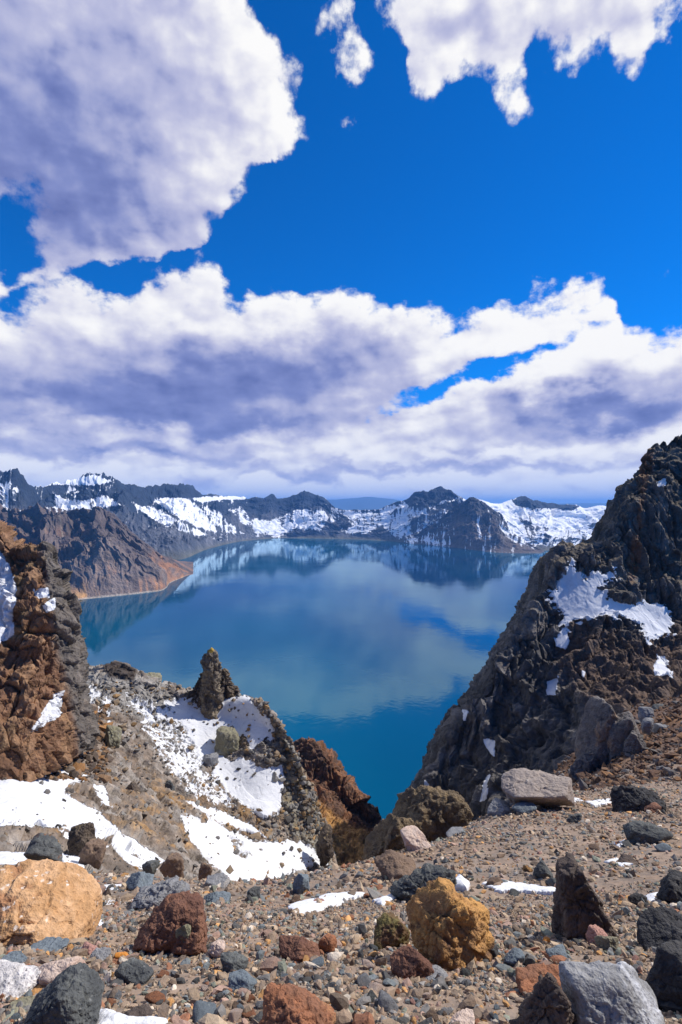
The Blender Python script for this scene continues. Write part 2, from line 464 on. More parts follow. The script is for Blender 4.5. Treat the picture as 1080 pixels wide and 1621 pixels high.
MOUNTAIN = dict(rough=0.95, snow_col=(0.84, 0.85, 0.87), snow_sharp=0.07, contrast=0.45, snow_bump=0.4)
def mountain(name, crest, shore, ncol, nrow, cliff, shape, amp, gully, seed, snow_fn, colour_fn, back=700.0, mat=None):
    """A range: crest keys (px, py, depth), shore keys (px, py) on the lake, lofted between them.
    cliff = share of the height that drops steeply under the crest, shape(px) = how convex the flank is."""
    lo, hi = crest[0][0], crest[-1][0]
    xs = np.linspace(lo, hi, ncol)
    cy, cd = interp_cols(xs, crest); (sy,) = interp_cols(xs, shore)
    sd = -LAKE_Z * F / (sy - HZ)
    cz = (HZ - cy) / F * cd
    xc, xsn = (xs - CX) / F * cd, (xs - CX) / F * sd
    u = np.repeat(np.linspace(0, 1, nrow)[None, :], ncol, 0)
    clf = np.clip(cliff(xs)[:, None] * (1 + 0.9 * fbm(np.stack([xs / 20.0, 0 * xs, 0 * xs + seed], 1), 4, 0.6, seed + 77)[:, None]), 0.04, 0.6); shp = shape(xs)[:, None]
    w = 0.10 * clf / 0.35
    h = np.where(u < w, 1 - clf * smooth(u, 0, 1e-9 + w) , (1 - clf) * (np.clip((1 - u) / (1 - w), 0, 1)) ** shp)
    X_ = lerp(xc[:, None], xsn[:, None], u); Y_ = lerp(cd[:, None], sd[:, None], u)
    height = (cz - LAKE_Z)[:, None]
    Z_ = LAKE_Z + height * h
    # gullies: ridges running down the slope, branching towards the foot
    s_ = np.repeat(xs[:, None], nrow, 1) * cd.mean() / F
    P = np.stack([s_ / gully, u * 1.1 + 0 * s_, 0 * s_ + seed], 2).reshape(-1, 3)
    wv = fbm(P * (0.8, 2.6, 1), 4, 0.55, seed + 20).reshape(Z_.shape)
    P2 = np.stack([s_ / gully + wv * 1.1, u * 0.9 + 0 * s_, 0 * s_ + seed], 2).reshape(-1, 3)
    g1 = fbm(P2, 5, 0.55, seed, ridged=True).reshape(Z_.shape)
    Q = np.stack([X_, Y_, Z_], 2).reshape(-1, 3)
    g2 = fbm(Q / 140.0, 6, 0.55, seed + 5).reshape(Z_.shape)
    g3 = fbm(Q / (150.0, 150.0, 110.0), 5, 0.55, seed + 15, ridged=True).reshape(Z_.shape)
    env = smooth(u, 0.0, 0.16) * smooth(u, 1.0, 0.72)
    jag = fbm(np.stack([xs / 22.0, 0 * xs + 3.1, 0 * xs + seed], 1), 4, 0.6, seed + 9)[:, None] * np.exp(-u / 0.05)
    Z_ = Z_ + height * amp * (g1 * env + 0.45 * (g3 - 0.3) * env + 0.35 * g2 * (0.25 + env) * smooth(u, 1.0, 0.9)) + height * 0.15 * jag * (0.35 + 0.65 * clf / 0.35)
    # the flank bulges forward on the ridges
    Y_ = Y_ - (cd - sd)[:, None] * 0.10 * g1 * env
    # steep crest band broken into buttresses
    butt = fbm(np.stack([s_ / 110.0, Z_ / 70.0, 0 * s_], 2).reshape(-1, 3), 5, 0.62, seed + 31, ridged=True).reshape(Z_.shape)
    Y_ = Y_ - (cd - sd)[:, None] * 0.035 * butt * smooth(u, 0.0, 0.03) * smooth(u, 0.3, 0.12)
    front = np.stack([X_, Y_, np.maximum(Z_, LAKE_Z - 3.0)], 2)
    foot = front[:, -1:, :].copy(); foot[:, :, 2] = LAKE_Z - 25; foot[:, :, 1] -= 15
    nb = 10; ub = np.repeat(np.linspace(1, 0, nb, endpoint=False)[None, :], ncol, 0)
    rear = np.stack([xc[:, None] * (1 + ub * back / cd[:, None]), cd[:, None] + ub * back, Z_[:, :1] - height * 0.75 * ub ** 1.4 * (1 + 0.1 * butt[:, :nb])], 2)
    Pm = np.concatenate([rear, front, foot], 1)
    uu = np.concatenate([-ub + 0 * xs[:, None], u + 0 * xs[:, None], np.ones((ncol, 1))], 1)
    n = normals(Pm); n *= np.sign(n[:, :, 2:3].mean())
    flat = Pm.reshape(-1, 3); px, py = proj(flat)
    hh = (Pm[:, :, 2] - LAKE_Z).ravel()
    env_ = dict(px=px, py=py, u=uu.ravel(), nz=n[:, :, 2].ravel(), n=n.reshape(-1, 3), z=hh, P=flat,
                g1=np.concatenate([np.repeat(g1[:, :1], nb, 1), g1, g1[:, -1:]], 1).ravel(),
                xs=np.repeat(xs[:, None], Pm.shape[1], 1).ravel(), s=(np.repeat(xs[:, None], Pm.shape[1], 1) * cd.mean() / F).ravel())
    me = mesh_from(name, flat, grid_faces(ncol, Pm.shape[1]), colour_fn(env_), snow_fn(env_))
    return structure(add(name, me, mat))

def c3(*v): return np.array(v, float)[None, :]
def mix3(a, b, t): return a + (b - a) * np.asarray(t)[:, None]

def gauss(x, c, wd): return np.exp(-((x - c) / wd) ** 2)

def streaks(e, wid, seed, ul=1.6):
    wob = fbm(np.stack([e['s'] / (wid * 6), e['u'] * 3, 0 * e['u'] + 2], 1), 3, 0.5, seed + 3)
    return fbm(np.stack([e['s'] / wid + wob * 1.6, e['u'] * ul, 0 * e['u'] + seed], 1), 5, 0.6, seed)

far_crest = [(-160, 752, 2500), (-60, 745, 2600), (0, 741, 2700), (22, 739, 2720), (34, 748, 2750), (45, 766, 2800), (56, 771, 2900), (90, 763, 3100), (122, 757, 3200), (150, 753, 3250),
             (172, 753, 3300), (184, 757, 3350), (197, 766, 3400), (208, 764, 3450), (216, 767, 3500), (232, 771, 3650), (258, 768, 3800), (285, 767, 3900), (305, 773, 4100), (325, 783, 4300),
             (360, 785, 4600), (385, 784, 4800), (396, 789, 4850), (415, 788, 4900), (430, 783, 5000), (440, 790, 5050), (452, 791, 5100), (466, 783, 5150), (482, 780, 5200), (498, 783, 5250),
             (520, 793, 5250), (532, 805, 5100), (556, 807, 5000), (590, 806, 4900), (620, 798, 4800), (642, 790, 4700), (656, 779, 4650), (680, 776, 4600), (700, 773, 4600), (713, 775, 4550),
             (722, 782, 4500), (735, 790, 4450), (760, 793, 4450), (800, 796, 4600), (812, 791, 4650), (830, 786, 4700), (845, 791, 4700), (870, 796, 4700), (905, 798, 4750), (925, 803, 4800), (950, 801, 4800), (990, 802, 4900), (1060, 798, 4800), (1160, 790, 4600)]
far_shore = [(-160, 905), (0, 900), (150, 892), (230, 890), (285, 886), (330, 869), (390, 856), (450, 852), (560, 854), (620, 857), (680, 862), (730, 866), (780, 870), (850, 872), (900, 869), (950, 866), (1160, 862)]
def far_cliff(x):
    return 0.16 + 0.20 * gauss(x, 280, 60) + 0.16 * gauss(x, 150, 60) + 0.16 * gauss(x, 20, 40) + 0.14 * gauss(x, 480, 60) + 0.20 * gauss(x, 690, 40) + 0.12 * gauss(x, 845, 45) + 0.10 * gauss(x, 390, 50)
def far_shape(x):
    return 1.25 + 0.55 * gauss(x, 330, 70) + 0.35 * gauss(x, 430, 60) + 0.5 * gauss(x, 860, 80) - 0.35 * gauss(x, 690, 50) + 0.3 * gauss(x, 120, 60)
HAZE_BLUE_ROCK, HAZE_BLUE_SLOPE, SCREE = c3(0.024, 0.036, 0.060), c3(0.058, 0.064, 0.080), c3(0.145, 0.148, 0.165)  # rock tones tinted blue: the look of distance haze put into the colour
def far_colour(e):
    n = fbm(e['P'] / 90.0, 5, 0.55, 41)
    col = mix3(np.repeat(HAZE_BLUE_ROCK, len(n), 0), HAZE_BLUE_SLOPE, smooth(e['u'], 0.22, 0.6) * 0.75)
    col = mix3(col, SCREE, smooth(streaks(e, 22, 44), -0.3, 0.4) * smooth(e['u'], 0.2, 0.6) * 0.9)
    col = mix3(col, c3(0.10, 0.10, 0.075), smooth(e['u'], 0.85, 0.97) * 0.7)
    return col * (1 + 0.5 * n)[:, None]
FAR_SNOW = [([(-40, 770), (16, 764), (38, 778), (30, 796), (10, 812), (-40, 830)], 14, 0.05), ([(52, 766), (105, 760), (150, 751), (178, 762), (150, 769), (110, 767), (70, 770)], 6, 0.0),
            ([(84, 778), (100, 790), (135, 791), (165, 783), (180, 791), (200, 801), (165, 804), (145, 812), (120, 806), (100, 812), (88, 800)], 9, 0.10), ([(74, 802), (98, 800), (80, 825), (66, 846), (58, 838)], 8, 0.0),
            ([(196, 778), (216, 792), (250, 806), (290, 824), (330, 846), (310, 850), (262, 834), (225, 812), (202, 796)], 9, -0.12), ([(246, 792), (268, 788), (300, 790), (318, 806), (336, 826), (344, 842), (310, 834), (276, 816)], 10, 0.10),
            ([(296, 788), (330, 786), (390, 786), (388, 791), (350, 791), (320, 796)], 5, 0.05), ([(318, 800), (345, 806), (380, 838), (400, 848), (360, 846), (332, 826)], 10, -0.14),
            ([(358, 806), (384, 800), (398, 820), (430, 822), (466, 806), (508, 804), (524, 818), (510, 842), (470, 838), (440, 848), (404, 842), (380, 826)], 10, 0.04), ([(514, 800), (560, 808), (600, 812), (640, 806), (620, 830), (580, 846), (540, 846), (520, 826)], 14, -0.12),
            ([(600, 806), (640, 796), (690, 800), (720, 808), (690, 840), (660, 858), (620, 850), (600, 830)], 14, -0.06), ([(640, 788), (660, 782), (700, 790), (728, 792), (700, 800), (660, 800)], 5, -0.02),
            ([(735, 792), (800, 792), (816, 798), (826, 826), (844, 862), (824, 860), (800, 836), (770, 812)], 10, 0.30), ([(806, 800), (850, 806), (900, 806), (980, 798), (1100, 800), (1100, 826), (950, 828), (900, 840), (850, 836), (820, 820)], 12, 0.16),
            ([(826, 830), (900, 836), (980, 820), (1100, 822), (1100, 866), (950, 868), (880, 868), (840, 866)], 14, -0.05)]
FAR_DARK = [([(228, 772), (258, 766), (290, 766), (326, 783), (300, 787), (262, 786), (238, 786)], 4), ([(392, 792), (416, 786), (430, 781), (445, 790), (466, 782), (482, 778), (500, 781), (520, 794), (500, 803), (460, 803), (430, 816), (412, 816), (396, 806)], 4),
            ([(640, 792), (660, 777), (700, 771), (714, 774), (726, 784), (705, 789), (690, 799), (660, 796), (648, 800)], 4), ([(812, 794), (830, 785), (850, 793), (885, 798), (916, 802), (905, 808), (870, 804), (835, 802), (816, 800)], 4),
            ([(180, 756), (198, 764), (215, 763), (226, 774), (240, 796), (225, 802), (205, 790), (190, 778)], 5), ([(36, 760), (52, 772), (62, 800), (60, 850), (30, 870), (20, 820)], 8)]
def far_snow(e):
    u, x, px, py = e['u'], e['xs'], e['px'], e['py']
    st = streaks(e, 70, 47, 1.0); st2 = streaks(e, 24, 53, 1.6); st3 = streaks(e, 9, 57, 2.6)
    base = 0.34 * st + 0.46 * st2 + 0.34 * st3 - 0.42 * e['g1'] * smooth(u, 0.05, 0.3)
    a = 0.41 - 0.26 * smooth(u, 0.6, 1.0) + base
    for poly, sc_, off in FAR_SNOW:
        a = np.maximum(a, 0.56 + off + np.clip(poly_sd(px, py, poly) / sc_, -1.6, 0.35) + 1.05 * base)
    for poly, sc_ in FAR_DARK:
        a = a - 0.85 * smooth(poly_sd(px, py, poly) / sc_ + 0.8 * st2, -0.4, 0.6)
    a = a * lerp(0.75, 1.0, smooth(e['nz'], 0.35, 0.7))
    return np.where(u < 0.0, 0.72 + 0.2 * st2, a)
m_far = terrain_mat('mountain_rock', 0.02, 6.0, 0.05, **MOUNTAIN)
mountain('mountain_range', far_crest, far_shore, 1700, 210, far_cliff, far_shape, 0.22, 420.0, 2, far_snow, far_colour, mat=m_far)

# the pyramid spur in front of the range on the far shore
spur_crest = [(640, 850, 3950), (662, 842, 3950), (684, 828, 3950), (706, 812, 3950), (722, 801, 3940), (735, 794, 3930), (748, 787, 3920), (757, 790, 3910), (768, 797, 3890), (785, 810, 3850), (803, 824, 3800), (822, 838, 3750), (842, 854, 3720), (866, 868, 3700)]
spur_shore = [(640, 860), (680, 863), (720, 867), (760, 872), (790, 875), (830, 876), (866, 876)]
def spur_colour(e):
    n = fbm(e['P'] / 60.0, 5, 0.55, 61)
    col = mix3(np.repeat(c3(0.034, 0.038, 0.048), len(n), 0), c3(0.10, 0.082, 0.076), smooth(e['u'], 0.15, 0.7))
    col = mix3(col, SCREE, smooth(streaks(e, 16, 64), 0.0, 0.5) * 0.6)
    return col * (1 + 0.5 * n)[:, None]
def spur_snow(e):
    st = streaks(e, 20, 67, 1.2); st2 = streaks(e, 8, 73, 2.0)
    a = 0.58 + 0.62 * st + 0.42 * st2 - 0.50 * e['g1'] + 0.03 * gauss(e['u'], 0.95, 0.1) + 0.42 * smooth(e['xs'], 775, 815) * smooth(e['u'], 0.7, 0.1) - 0.2 * gauss(e['xs'], 735, 22)
    return np.where(e['u'] < 0, 0.75 + 0.5 * st2, a)
mountain('mountain_spur', spur_crest, spur_shore, 500, 130, lambda x: 0.10 + 0 * x, lambda x: 1.10 + 0 * x, 0.22, 260.0, 5, spur_snow, spur_colour, back=420.0, mat=m_far)

# dim blue hills beyond the gap in the rim
hill_crest = [(200, 800, 24000), (430, 797, 24000), (520, 791, 24000), (555, 789, 23500), (585, 787, 23000), (612, 789, 23000), (640, 793, 23500), (760, 798, 24000), (900, 797, 25000), (1100, 796, 25000), (1400, 798, 24000)]
hx = np.linspace(200, 1400, 260); hy, hd = interp_cols(hx, hill_crest)
hy = hy + 1.6 * fbm(np.stack([hx / 30, 0 * hx, 0 * hx], 1), 4, 0.5, 81)
rows = [W(hx, hy * 0 + 812, hd - 4000).T, W(hx, hy + 6, hd - 1500).T, W(hx, hy, hd).T, W(hx, hy + 12, hd + 2500).T]
Ph = np.stack(rows, 1)
me = mesh_from('hills', Ph.reshape(-1, 3), grid_faces(260, 4), np.tile(c3(0.05, 0.06, 0.06), (1040, 1)), np.zeros(1040))
structure(add('hills', me, m_far))

# ------------------------------------------------------------------ brown headland running out into the lake
head_crest = [(-150, 800, 2300), (-60, 798, 2300), (0, 806, 2300), (30, 812, 2280), (60, 815, 2260), (90, 812, 2240), (112, 808, 2230), (128, 810, 2200), (140, 808, 2180), (150, 812, 2160), (158, 806, 2150), (166, 804, 2140), (176, 810, 2140), (186, 819, 2140),
              (198, 831, 2130), (206, 840, 2120), (222, 853, 2110), (240, 866, 2110), (256, 878, 2120), (270, 884, 2130), (288, 896, 2160), (300, 903, 2190), (309, 908, 2200)]
head_shore = [(-150, 980), (-60, 970), (40, 960), (118, 950), (160, 946), (200, 942), (235, 938), (256, 935), (264, 930), (268, 924), (285, 916), (300, 910), (309, 908.6)]
def head_colour(e):
    n = fbm(e['P'] / 60.0, 5, 0.55, 91); x, py = e['xs'], e['py']
    st = streaks(e, 20, 94, 1.5)
    col = mix3(np.repeat(c3(0.105, 0.082, 0.074), len(n), 0), c3(0.20, 0.155, 0.130), smooth(e['u'], 0.4, 0.9) * smooth(st, -0.3, 0.3))
    rust = smooth(fbm(e['P'] / 160.0, 4, 0.5, 97) + 0.45 * smooth(x, 215, 275) + 0.45 * st + 0.5 * gauss(e['u'], 0.5, 0.12) + 0.5 * smooth(e['u'], 0.8, 1.0) * smooth(st, -0.2, 0.4) - 0.42, 0.0, 0.5)
    col = mix3(col, c3(0.30, 0.145, 0.070), rust * 0.8)
    ochre = smooth(e['u'], 0.86, 0.97) * smooth(st + 0.9 * gauss(x, 120, 26) - 0.3 * gauss(x, 200, 40), 0.1, 0.5)
    col = mix3(col, c3(0.45, 0.24, 0.085), ochre * 0.8)
    col = mix3(col, c3(0.30, 0.29, 0.24), smooth(st, 0.25, 0.6) * gauss(e['u'], 0.42, 0.16) * 0.8)
    col = mix3(col, c3(0.33, 0.29, 0.24), smooth(e['u'], 0.975, 0.99) * 0.8)
    return col * (1 + 0.55 * n)[:, None]
def head_snow(e):
    st = streaks(e, 14, 98)
    a = 0.30 + 0.5 * st + 0.3 * smooth(e['xs'], 150, 80) * gauss(e['u'], 0.05, 0.12) - 0.5 * smooth(e['u'], 0.12, 0.35)
    return np.where(e['u'] < 0, 0.25 + 0.4 * st, a) - 1.0 * smooth(e['xs'], 150, 200)
m_head = terrain_mat('headland_rock', 0.03, 5.0, 0.08, **MOUNTAIN)
mountain('headland', head_crest, head_shore, 760, 300, lambda x: 0.12 + 0.05 * gauss(x, 166, 20), lambda x: 1.05 + 0.25 * gauss(x, 110, 40) - 0.25 * gauss(x, 250, 40), 0.42, 230.0, 8, head_snow, head_colour, back=420.0, mat=m_head)
# ------------------------------------------------------------------ the scree slope underfoot
GP = [(-600, 1700, 2.0), (0, 2300, 1.3), (540, 2300, 1.3), (1080, 2250, 1.3), (1700, 1650, 2.0),
      (-300, 1640, 4.0), (0, 1640, 3.95), (270, 1640, 3.95), (540, 1640, 3.95), (810, 1640, 3.9), (1080, 1640, 3.8), (1400, 1600, 3.7),
      (-300, 1490, 6.0), (0, 1500, 6.0), (300, 1502, 6.2), (540, 1500, 6.3), (800, 1500, 6.2), (1080, 1480, 6.0), (1400, 1440, 5.8),
      (-300, 1420, 8.5), (60, 1432, 8.8), (300, 1432, 9.2), (540, 1422, 9.6), (800, 1412, 9.8), (1080, 1390, 9.4), (1400, 1340, 9.0),
      (-300, 1365, 13.5), (60, 1380, 13.5), (200, 1388, 13.2), (330, 1398, 12.6), (430, 1397, 12.8), (520, 1376, 14), (590, 1362, 15.5), (700, 1330, 17.5), (800, 1302, 19), (950, 1290, 19.5), (1080, 1280, 19.5), (1400, 1210, 20),
      (760, 1297, 22), (850, 1272, 24), (950, 1255, 26), (1080, 1240, 27), (1400, 1150, 28),
      (905, 1250, 34), (950, 1218, 40), (1010, 1175, 44), (1080, 1150, 42), (1400, 1060, 44), (1080, 1105, 60), (1010, 1120, 62), (1400, 1000, 64),
      (930, 1170, 58), (870, 1235, 52), (800, 1330, 50), (740, 1350, 34), (680, 1400, 32), (640, 1450, 45), (600, 1440, 28), (540, 1480, 26), (520, 1560, 40), (420, 1500, 22), (420, 1600, 38), (300, 1480, 21), (300, 1560, 36),
      (150, 1415, 19), (150, 1450, 30), (0, 1375, 18), (0, 1400, 28), (-300, 1370, 20), (-300, 1400, 32), (760, 1380, 62), (620, 1550, 62), (300, 1640, 62), (0, 1480, 62), (-300, 1450, 62)]
GP = np.array(GP, float)
def _gfeat(a, d): return np.stack([a * 1.6, np.log(d) * 1.5], -1)
_ga, _gd = (GP[:, 0] - CX) / F, GP[:, 2]
_gz = (HZ - GP[:, 1]) / F * _gd + 1.7 + 0.5 * _gd
_gx = _gfeat(_ga, _gd)
def _tps(r): return np.where(r > 1e-9, r * r * np.log(r + 1e-12), 0)
_n = len(GP)
_K = _tps(np.linalg.norm(_gx[:, None] - _gx[None], axis=2)) + 1e-4 * np.eye(_n)
_Pm = np.concatenate([np.ones((_n, 1)), _gx], 1)
_sol = np.linalg.solve(np.block([[_K, _Pm], [_Pm.T, np.zeros((3, 3))]]), np.concatenate([_gz, np.zeros(3)]))
def ground_smooth(x, y):
    x, y = np.broadcast_arrays(np.asarray(x, float), np.asarray(y, float)); sh = x.shape
    d = y.ravel(); de = np.maximum(d, 3.0); f = _gfeat(np.clip(x.ravel() / de, -1.7, 1.7), de)
    out = np.empty(len(d))
    for k in range(0, len(d), 60000):
        r = np.linalg.norm(f[k:k + 60000, None] - _gx[None], axis=2)
        out[k:k + 60000] = _tps(r) @ _sol[:_n] + _sol[_n] + f[k:k + 60000] @ _sol[_n + 1:]
    return (out - 1.7 - 0.5 * d).reshape(sh)
def ground_z(x, y):
    z = ground_smooth(x, y); sh = np.shape(z); x = np.ravel(np.broadcast_to(x, sh)); y = np.ravel(np.broadcast_to(y, sh))
    P = np.stack([x, y, 0 * x], 1); d = np.maximum(y, 1)
    k = smooth(d, 9, 30)
    rough = fbm(P / 1.7, 4, 0.5, 101) * lerp(0.07, 0.22, k) + fbm(P / 0.35, 4, 0.55, 102) * lerp(0.022, 0.06, k) + fbm(P / 6.0, 3, 0.5, 103) * lerp(0.02, 0.5, k)
    return z + rough.reshape(sh)
def hit(px, py, lo=1.2, hi=60.0):
    """Where the line of sight through (px, py) first meets the scree slope."""
    d = np.exp(np.linspace(math.log(lo), math.log(hi), 500))
    x = (px - CX) / F * d; zr = (HZ - py) / F * d
    below = np.nonzero(zr < ground_smooth(x, d))[0]
    i = below[0] if len(below) else len(d) - 1
    dd = d[i]
    return np.array([(px - CX) / F * dd, dd, float(ground_z(np.array([(px - CX) / F * dd]), np.array([dd]))[0])])

NR = 820
th_ = np.concatenate([np.linspace(-1.95, -0.68, 60)[:-1], np.arctan(np.linspace(math.tan(-0.68), math.tan(0.68), 520)), np.linspace(0.68, 1.95, 60)[1:]]); NA = len(th_)
gr = np.exp(np.linspace(math.log(0.25), math.log(80), NR))
GX = np.sin(th_)[:, None] * gr[None, :]; GY = np.cos(th_)[:, None] * gr[None, :]
GZ = ground_z(GX, GY)
gP = np.stack([GX, GY, GZ], 2).reshape(-1, 3)
gpx, gpy = proj(gP)
def ground_colour(P, px, py):
    n = fbm(P / 0.9, 5, 0.6, 111); n2 = fbm(P / 5.0, 4, 0.5, 112)
    col = mix3(np.repeat(c3(0.255, 0.188, 0.140), len(P), 0), c3(0.175, 0.145, 0.122), smooth(n, -0.2, 0.4))
    col = mix3(col, c3(0.23, 0.145, 0.09), smooth(n2, 0.05, 0.5) * 0.6)
    rust = smooth(P[:, 1], 30, 40) * smooth(px, 830, 900)
    col = mix3(col, mix3(np.repeat(c3(0.10, 0.058, 0.040), len(P), 0), c3(0.22, 0.115, 0.055), smooth(n2 + n * 0.6 + 0.5 * gauss(px, 890, 50), -0.1, 0.5)), rust * 0.9)
    return col
def ground_snow(P, px, py):
    n = fbm(P * (1 / 3.0, 1 / 1.0, 0.3), 5, 0.6, 115)
    a = np.full(len(P), -1.0)
    for poly, sc_ in SNOW_STRIPS:
        a = np.maximum(a, 0.5 + poly_sd(px, py, poly) / sc_ + n * 0.55)
    return a * smooth(P[:, 1], 7.5, 8.5) - smooth(P[:, 1], 8.5, 7.5)
SNOW_STRIPS = [([(150, 1352), (195, 1345), (262, 1372), (262, 1380), (190, 1375), (150, 1366)], 10.0),
               ([(122, 1402), (200, 1399), (214, 1405), (150, 1412)], 7.0), ([(112, 1380), (190, 1372), (196, 1377), (120, 1388)], 7.0),
               ([(140, 1425), (212, 1420), (214, 1430), (160, 1432)], 7.0), ([(-40, 1345), (60, 1350), (60, 1366), (-40, 1372)], 8.0), ([(85, 1360), (130, 1352), (132, 1372), (100, 1374)], 8.0)]
m_ground = terrain_mat('scree_ground', 1.3, 0.05, 3.0, contrast=0.5, snow_bump=0.02)
structure(add('gravel_slope', mesh_from('gravel_slope', gP, grid_faces(NA, NR, True), ground_colour(gP, gpx, gpy), ground_snow(gP, gpx, gpy)), m_ground))

# ------------------------------------------------------------------ cliffs: control grids of (photo column, photo row, depth)
def control(rows):
    return np.array([[W(*p) for p in r] for r in rows])

def rockify(P, amp, size, seed, tall=2.2, flute=0.0, calm=None):
    """Displace a lofted face into weathered rock: bulges, blocks broken along joints, small rubble."""
    n = normals(P); sh = P.shape[:2]
    if (n * P).sum() > 0: n = -n
    Q = P.reshape(-1, 3)
    q = Q * np.array((1, 1, 1 / tall)) / size
    wv = np.stack([fbm(q * 0.7, 3, 0.5, seed + k) for k in (1, 2, 3)], 1)
    big = fbm(q * 0.5, 4, 0.5, seed + 4)
    f1, gap, cid, t1 = cells(q + wv * 0.35, seed + 5, True)
    _, gap2, cid2, t2 = cells(q * 2.4 + wv * 0.6, seed + 6, True)
    _, gap3, cid3, t3 = cells(q * 5.7 + wv * 0.8, seed + 7, True)
    fl = fbm(np.stack([Q[:, 0] / size * 1.3 + wv[:, 0], Q[:, 1] / size * 1.3, Q[:, 2] / size * 0.16], 1), 4, 0.55, seed + 8, ridged=True)
    d = amp * (0.85 * big + 0.50 * (cid - 0.5) + 0.55 * t1 + 0.30 * (cid2 - 0.5) + 0.45 * t2 + 0.14 * (cid3 - 0.5) + 0.26 * t3 + flute * fl + 0.20 * fbm(q * 6, 4, 0.6, seed + 9)
               - 0.22 * np.exp(-gap / 0.05) - 0.12 * np.exp(-gap2 / 0.05))
    d = d - d.mean()
    if calm is not None:                             # snow lies smoothly over the rock under it
        d = d * (1 - calm) + amp * 0.45 * fbm(Q / (size * 1.6), 3, 0.45, seed + 40) * calm
    ext = dict(big=big, cid=cid, cid2=cid2, cid3=cid3, fl=fl, crack=np.exp(-gap / 0.06))
    return P + n * d.reshape(sh)[:, :, None], ext

def calm_of(P0, fn, nz=0.7):
    fl = P0.reshape(-1, 3); px, py = proj(fl)
    return smooth(fn(dict(P=fl, px=px, py=py, nz=np.full(len(fl), nz))), 0.35, 0.75) * 0.92

def finish(name, P, ext, colour_fn, snow_fn, mat, kind='structure'):
    n = normals(P)
    if (n * P).sum() > 0: n = -n
    fl = P.reshape(-1, 3); px, py = proj(fl)
    e = dict(P=fl, px=px, py=py, n=n.reshape(-1, 3), nz=n[:, :, 2].ravel(), **ext)
    me = mesh_from(name, fl, grid_faces(P.shape[0], P.shape[1]), colour_fn(e), snow_fn(e))
    return structure(add(name, me, mat))

CLIFF = dict(rough=0.9, snow_sharp=0.05, contrast=0.65, snow_bump=0.25)
m_cliff = terrain_mat('cliff_rock', 0.30, 0.45, 0.55, **CLIFF)

# right-hand cliff
rc = control([
    [(930, 900, 190), (955, 830, 160), (976, 790, 135), (1000, 746, 136), (1030, 712, 138), (1058, 698, 140), (1088, 686, 143), (1180, 640, 150), (1320, 560, 160)],
    [(925, 900, 185), (944, 852, 150), (957, 830, 128), (985, 815, 124), (1020, 790, 125), (1055, 775, 126), (1088, 765, 129), (1180, 740, 138), (1320, 700, 148)],
    [(910, 940, 180), (935, 868, 142), (947, 860, 124), (985, 880, 119), (1020, 890, 118), (1055, 890, 118), (1088, 880, 119), (1180, 870, 124), (1320, 860, 130)],
    [(850, 960, 170), (862, 895, 136), (872, 883, 119), (915, 880, 118), (955, 892, 117), (1000, 925, 115), (1050, 965, 112), (1180, 1000, 110), (1320, 1020, 106)],
    [(829, 960, 170), (849, 945, 132), (861, 935, 116), (896, 932, 115), (940, 945, 112), (990, 970, 110), (1045, 1005, 107), (1160, 1040, 102), (1320, 1060, 98)],
    [(794, 1040, 165), (806, 1005, 128), (816, 998, 112), (856, 1000, 110), (910, 1010, 107), (970, 1025, 103), (1030, 1050, 98), (1150, 1080, 90), (1320, 1100, 86)],
    [(749, 1110, 160), (760, 1082, 124), (770, 1076, 108), (821, 1075, 105), (880, 1085, 100), (945, 1100, 93), (1010, 1120, 86), (1130, 1130, 78), (1320, 1150, 75)],
    [(684, 1200, 155), (697, 1175, 120), (708, 1165, 104), (758, 1165, 101), (815, 1175, 95), (880, 1190, 88), (960, 1210, 76), (1100, 1200, 70), (1320, 1210, 66)],
    [(644, 1290, 150), (658, 1265, 116), (669, 1256, 100), (712, 1255, 97), (765, 1265, 90), (830, 1280, 82), (930, 1300, 70), (1080, 1300, 64), (1320, 1300, 60)],
    [(590, 1440, 150), (605, 1420, 112), (615, 1400, 98), (690, 1400, 94), (760, 1400, 87), (830, 1410, 78), (930, 1420, 66), (1080, 1420, 60), (1320, 1420, 56)]])
def rc_colour(e):
    n = fbm(e['P'] / 7.0, 5, 0.55, 131); n2 = fbm(e['P'] / 2.0, 5, 0.6, 132)
    px, py = e['px'], e['py']
    col = mix3(np.repeat(c3(0.066, 0.062, 0.060), len(n), 0), c3(0.130, 0.120, 0.112), smooth(e['cid2'] + 0.5 * n2, 0.35, 1.1))
    brown = smooth(0.5 * n + poly_sd(px, py, [(905, 960), (1000, 1000), (1100, 960), (1100, 1190), (1000, 1150), (930, 1120), (870, 1060)]) / 55.0, -0.2, 0.5)
    col = mix3(col, c3(0.098, 0.064, 0.046), brown * 0.85)
    rust = smooth(n + 1.0 * gauss(px, 1003 - 0.12 * (900 - py) * -1, 12) * smooth(py, 960, 900) + 0.22 * smooth(py, 800, 720) - 0.62, 0.0, 0.4)
    col = mix3(col, c3(0.17, 0.078, 0.040), rust * 0.75)
    mossy = smooth(e['nz'] + 0.5 * n, 0.45, 0.9) * smooth(py, 1000, 880)
    col = mix3(col, c3(0.16, 0.125, 0.075), mossy * 0.6)
    return col * (1 + 0.45 * n2 - 0.25 * (e['cid3'] - 0.5))[:, None]
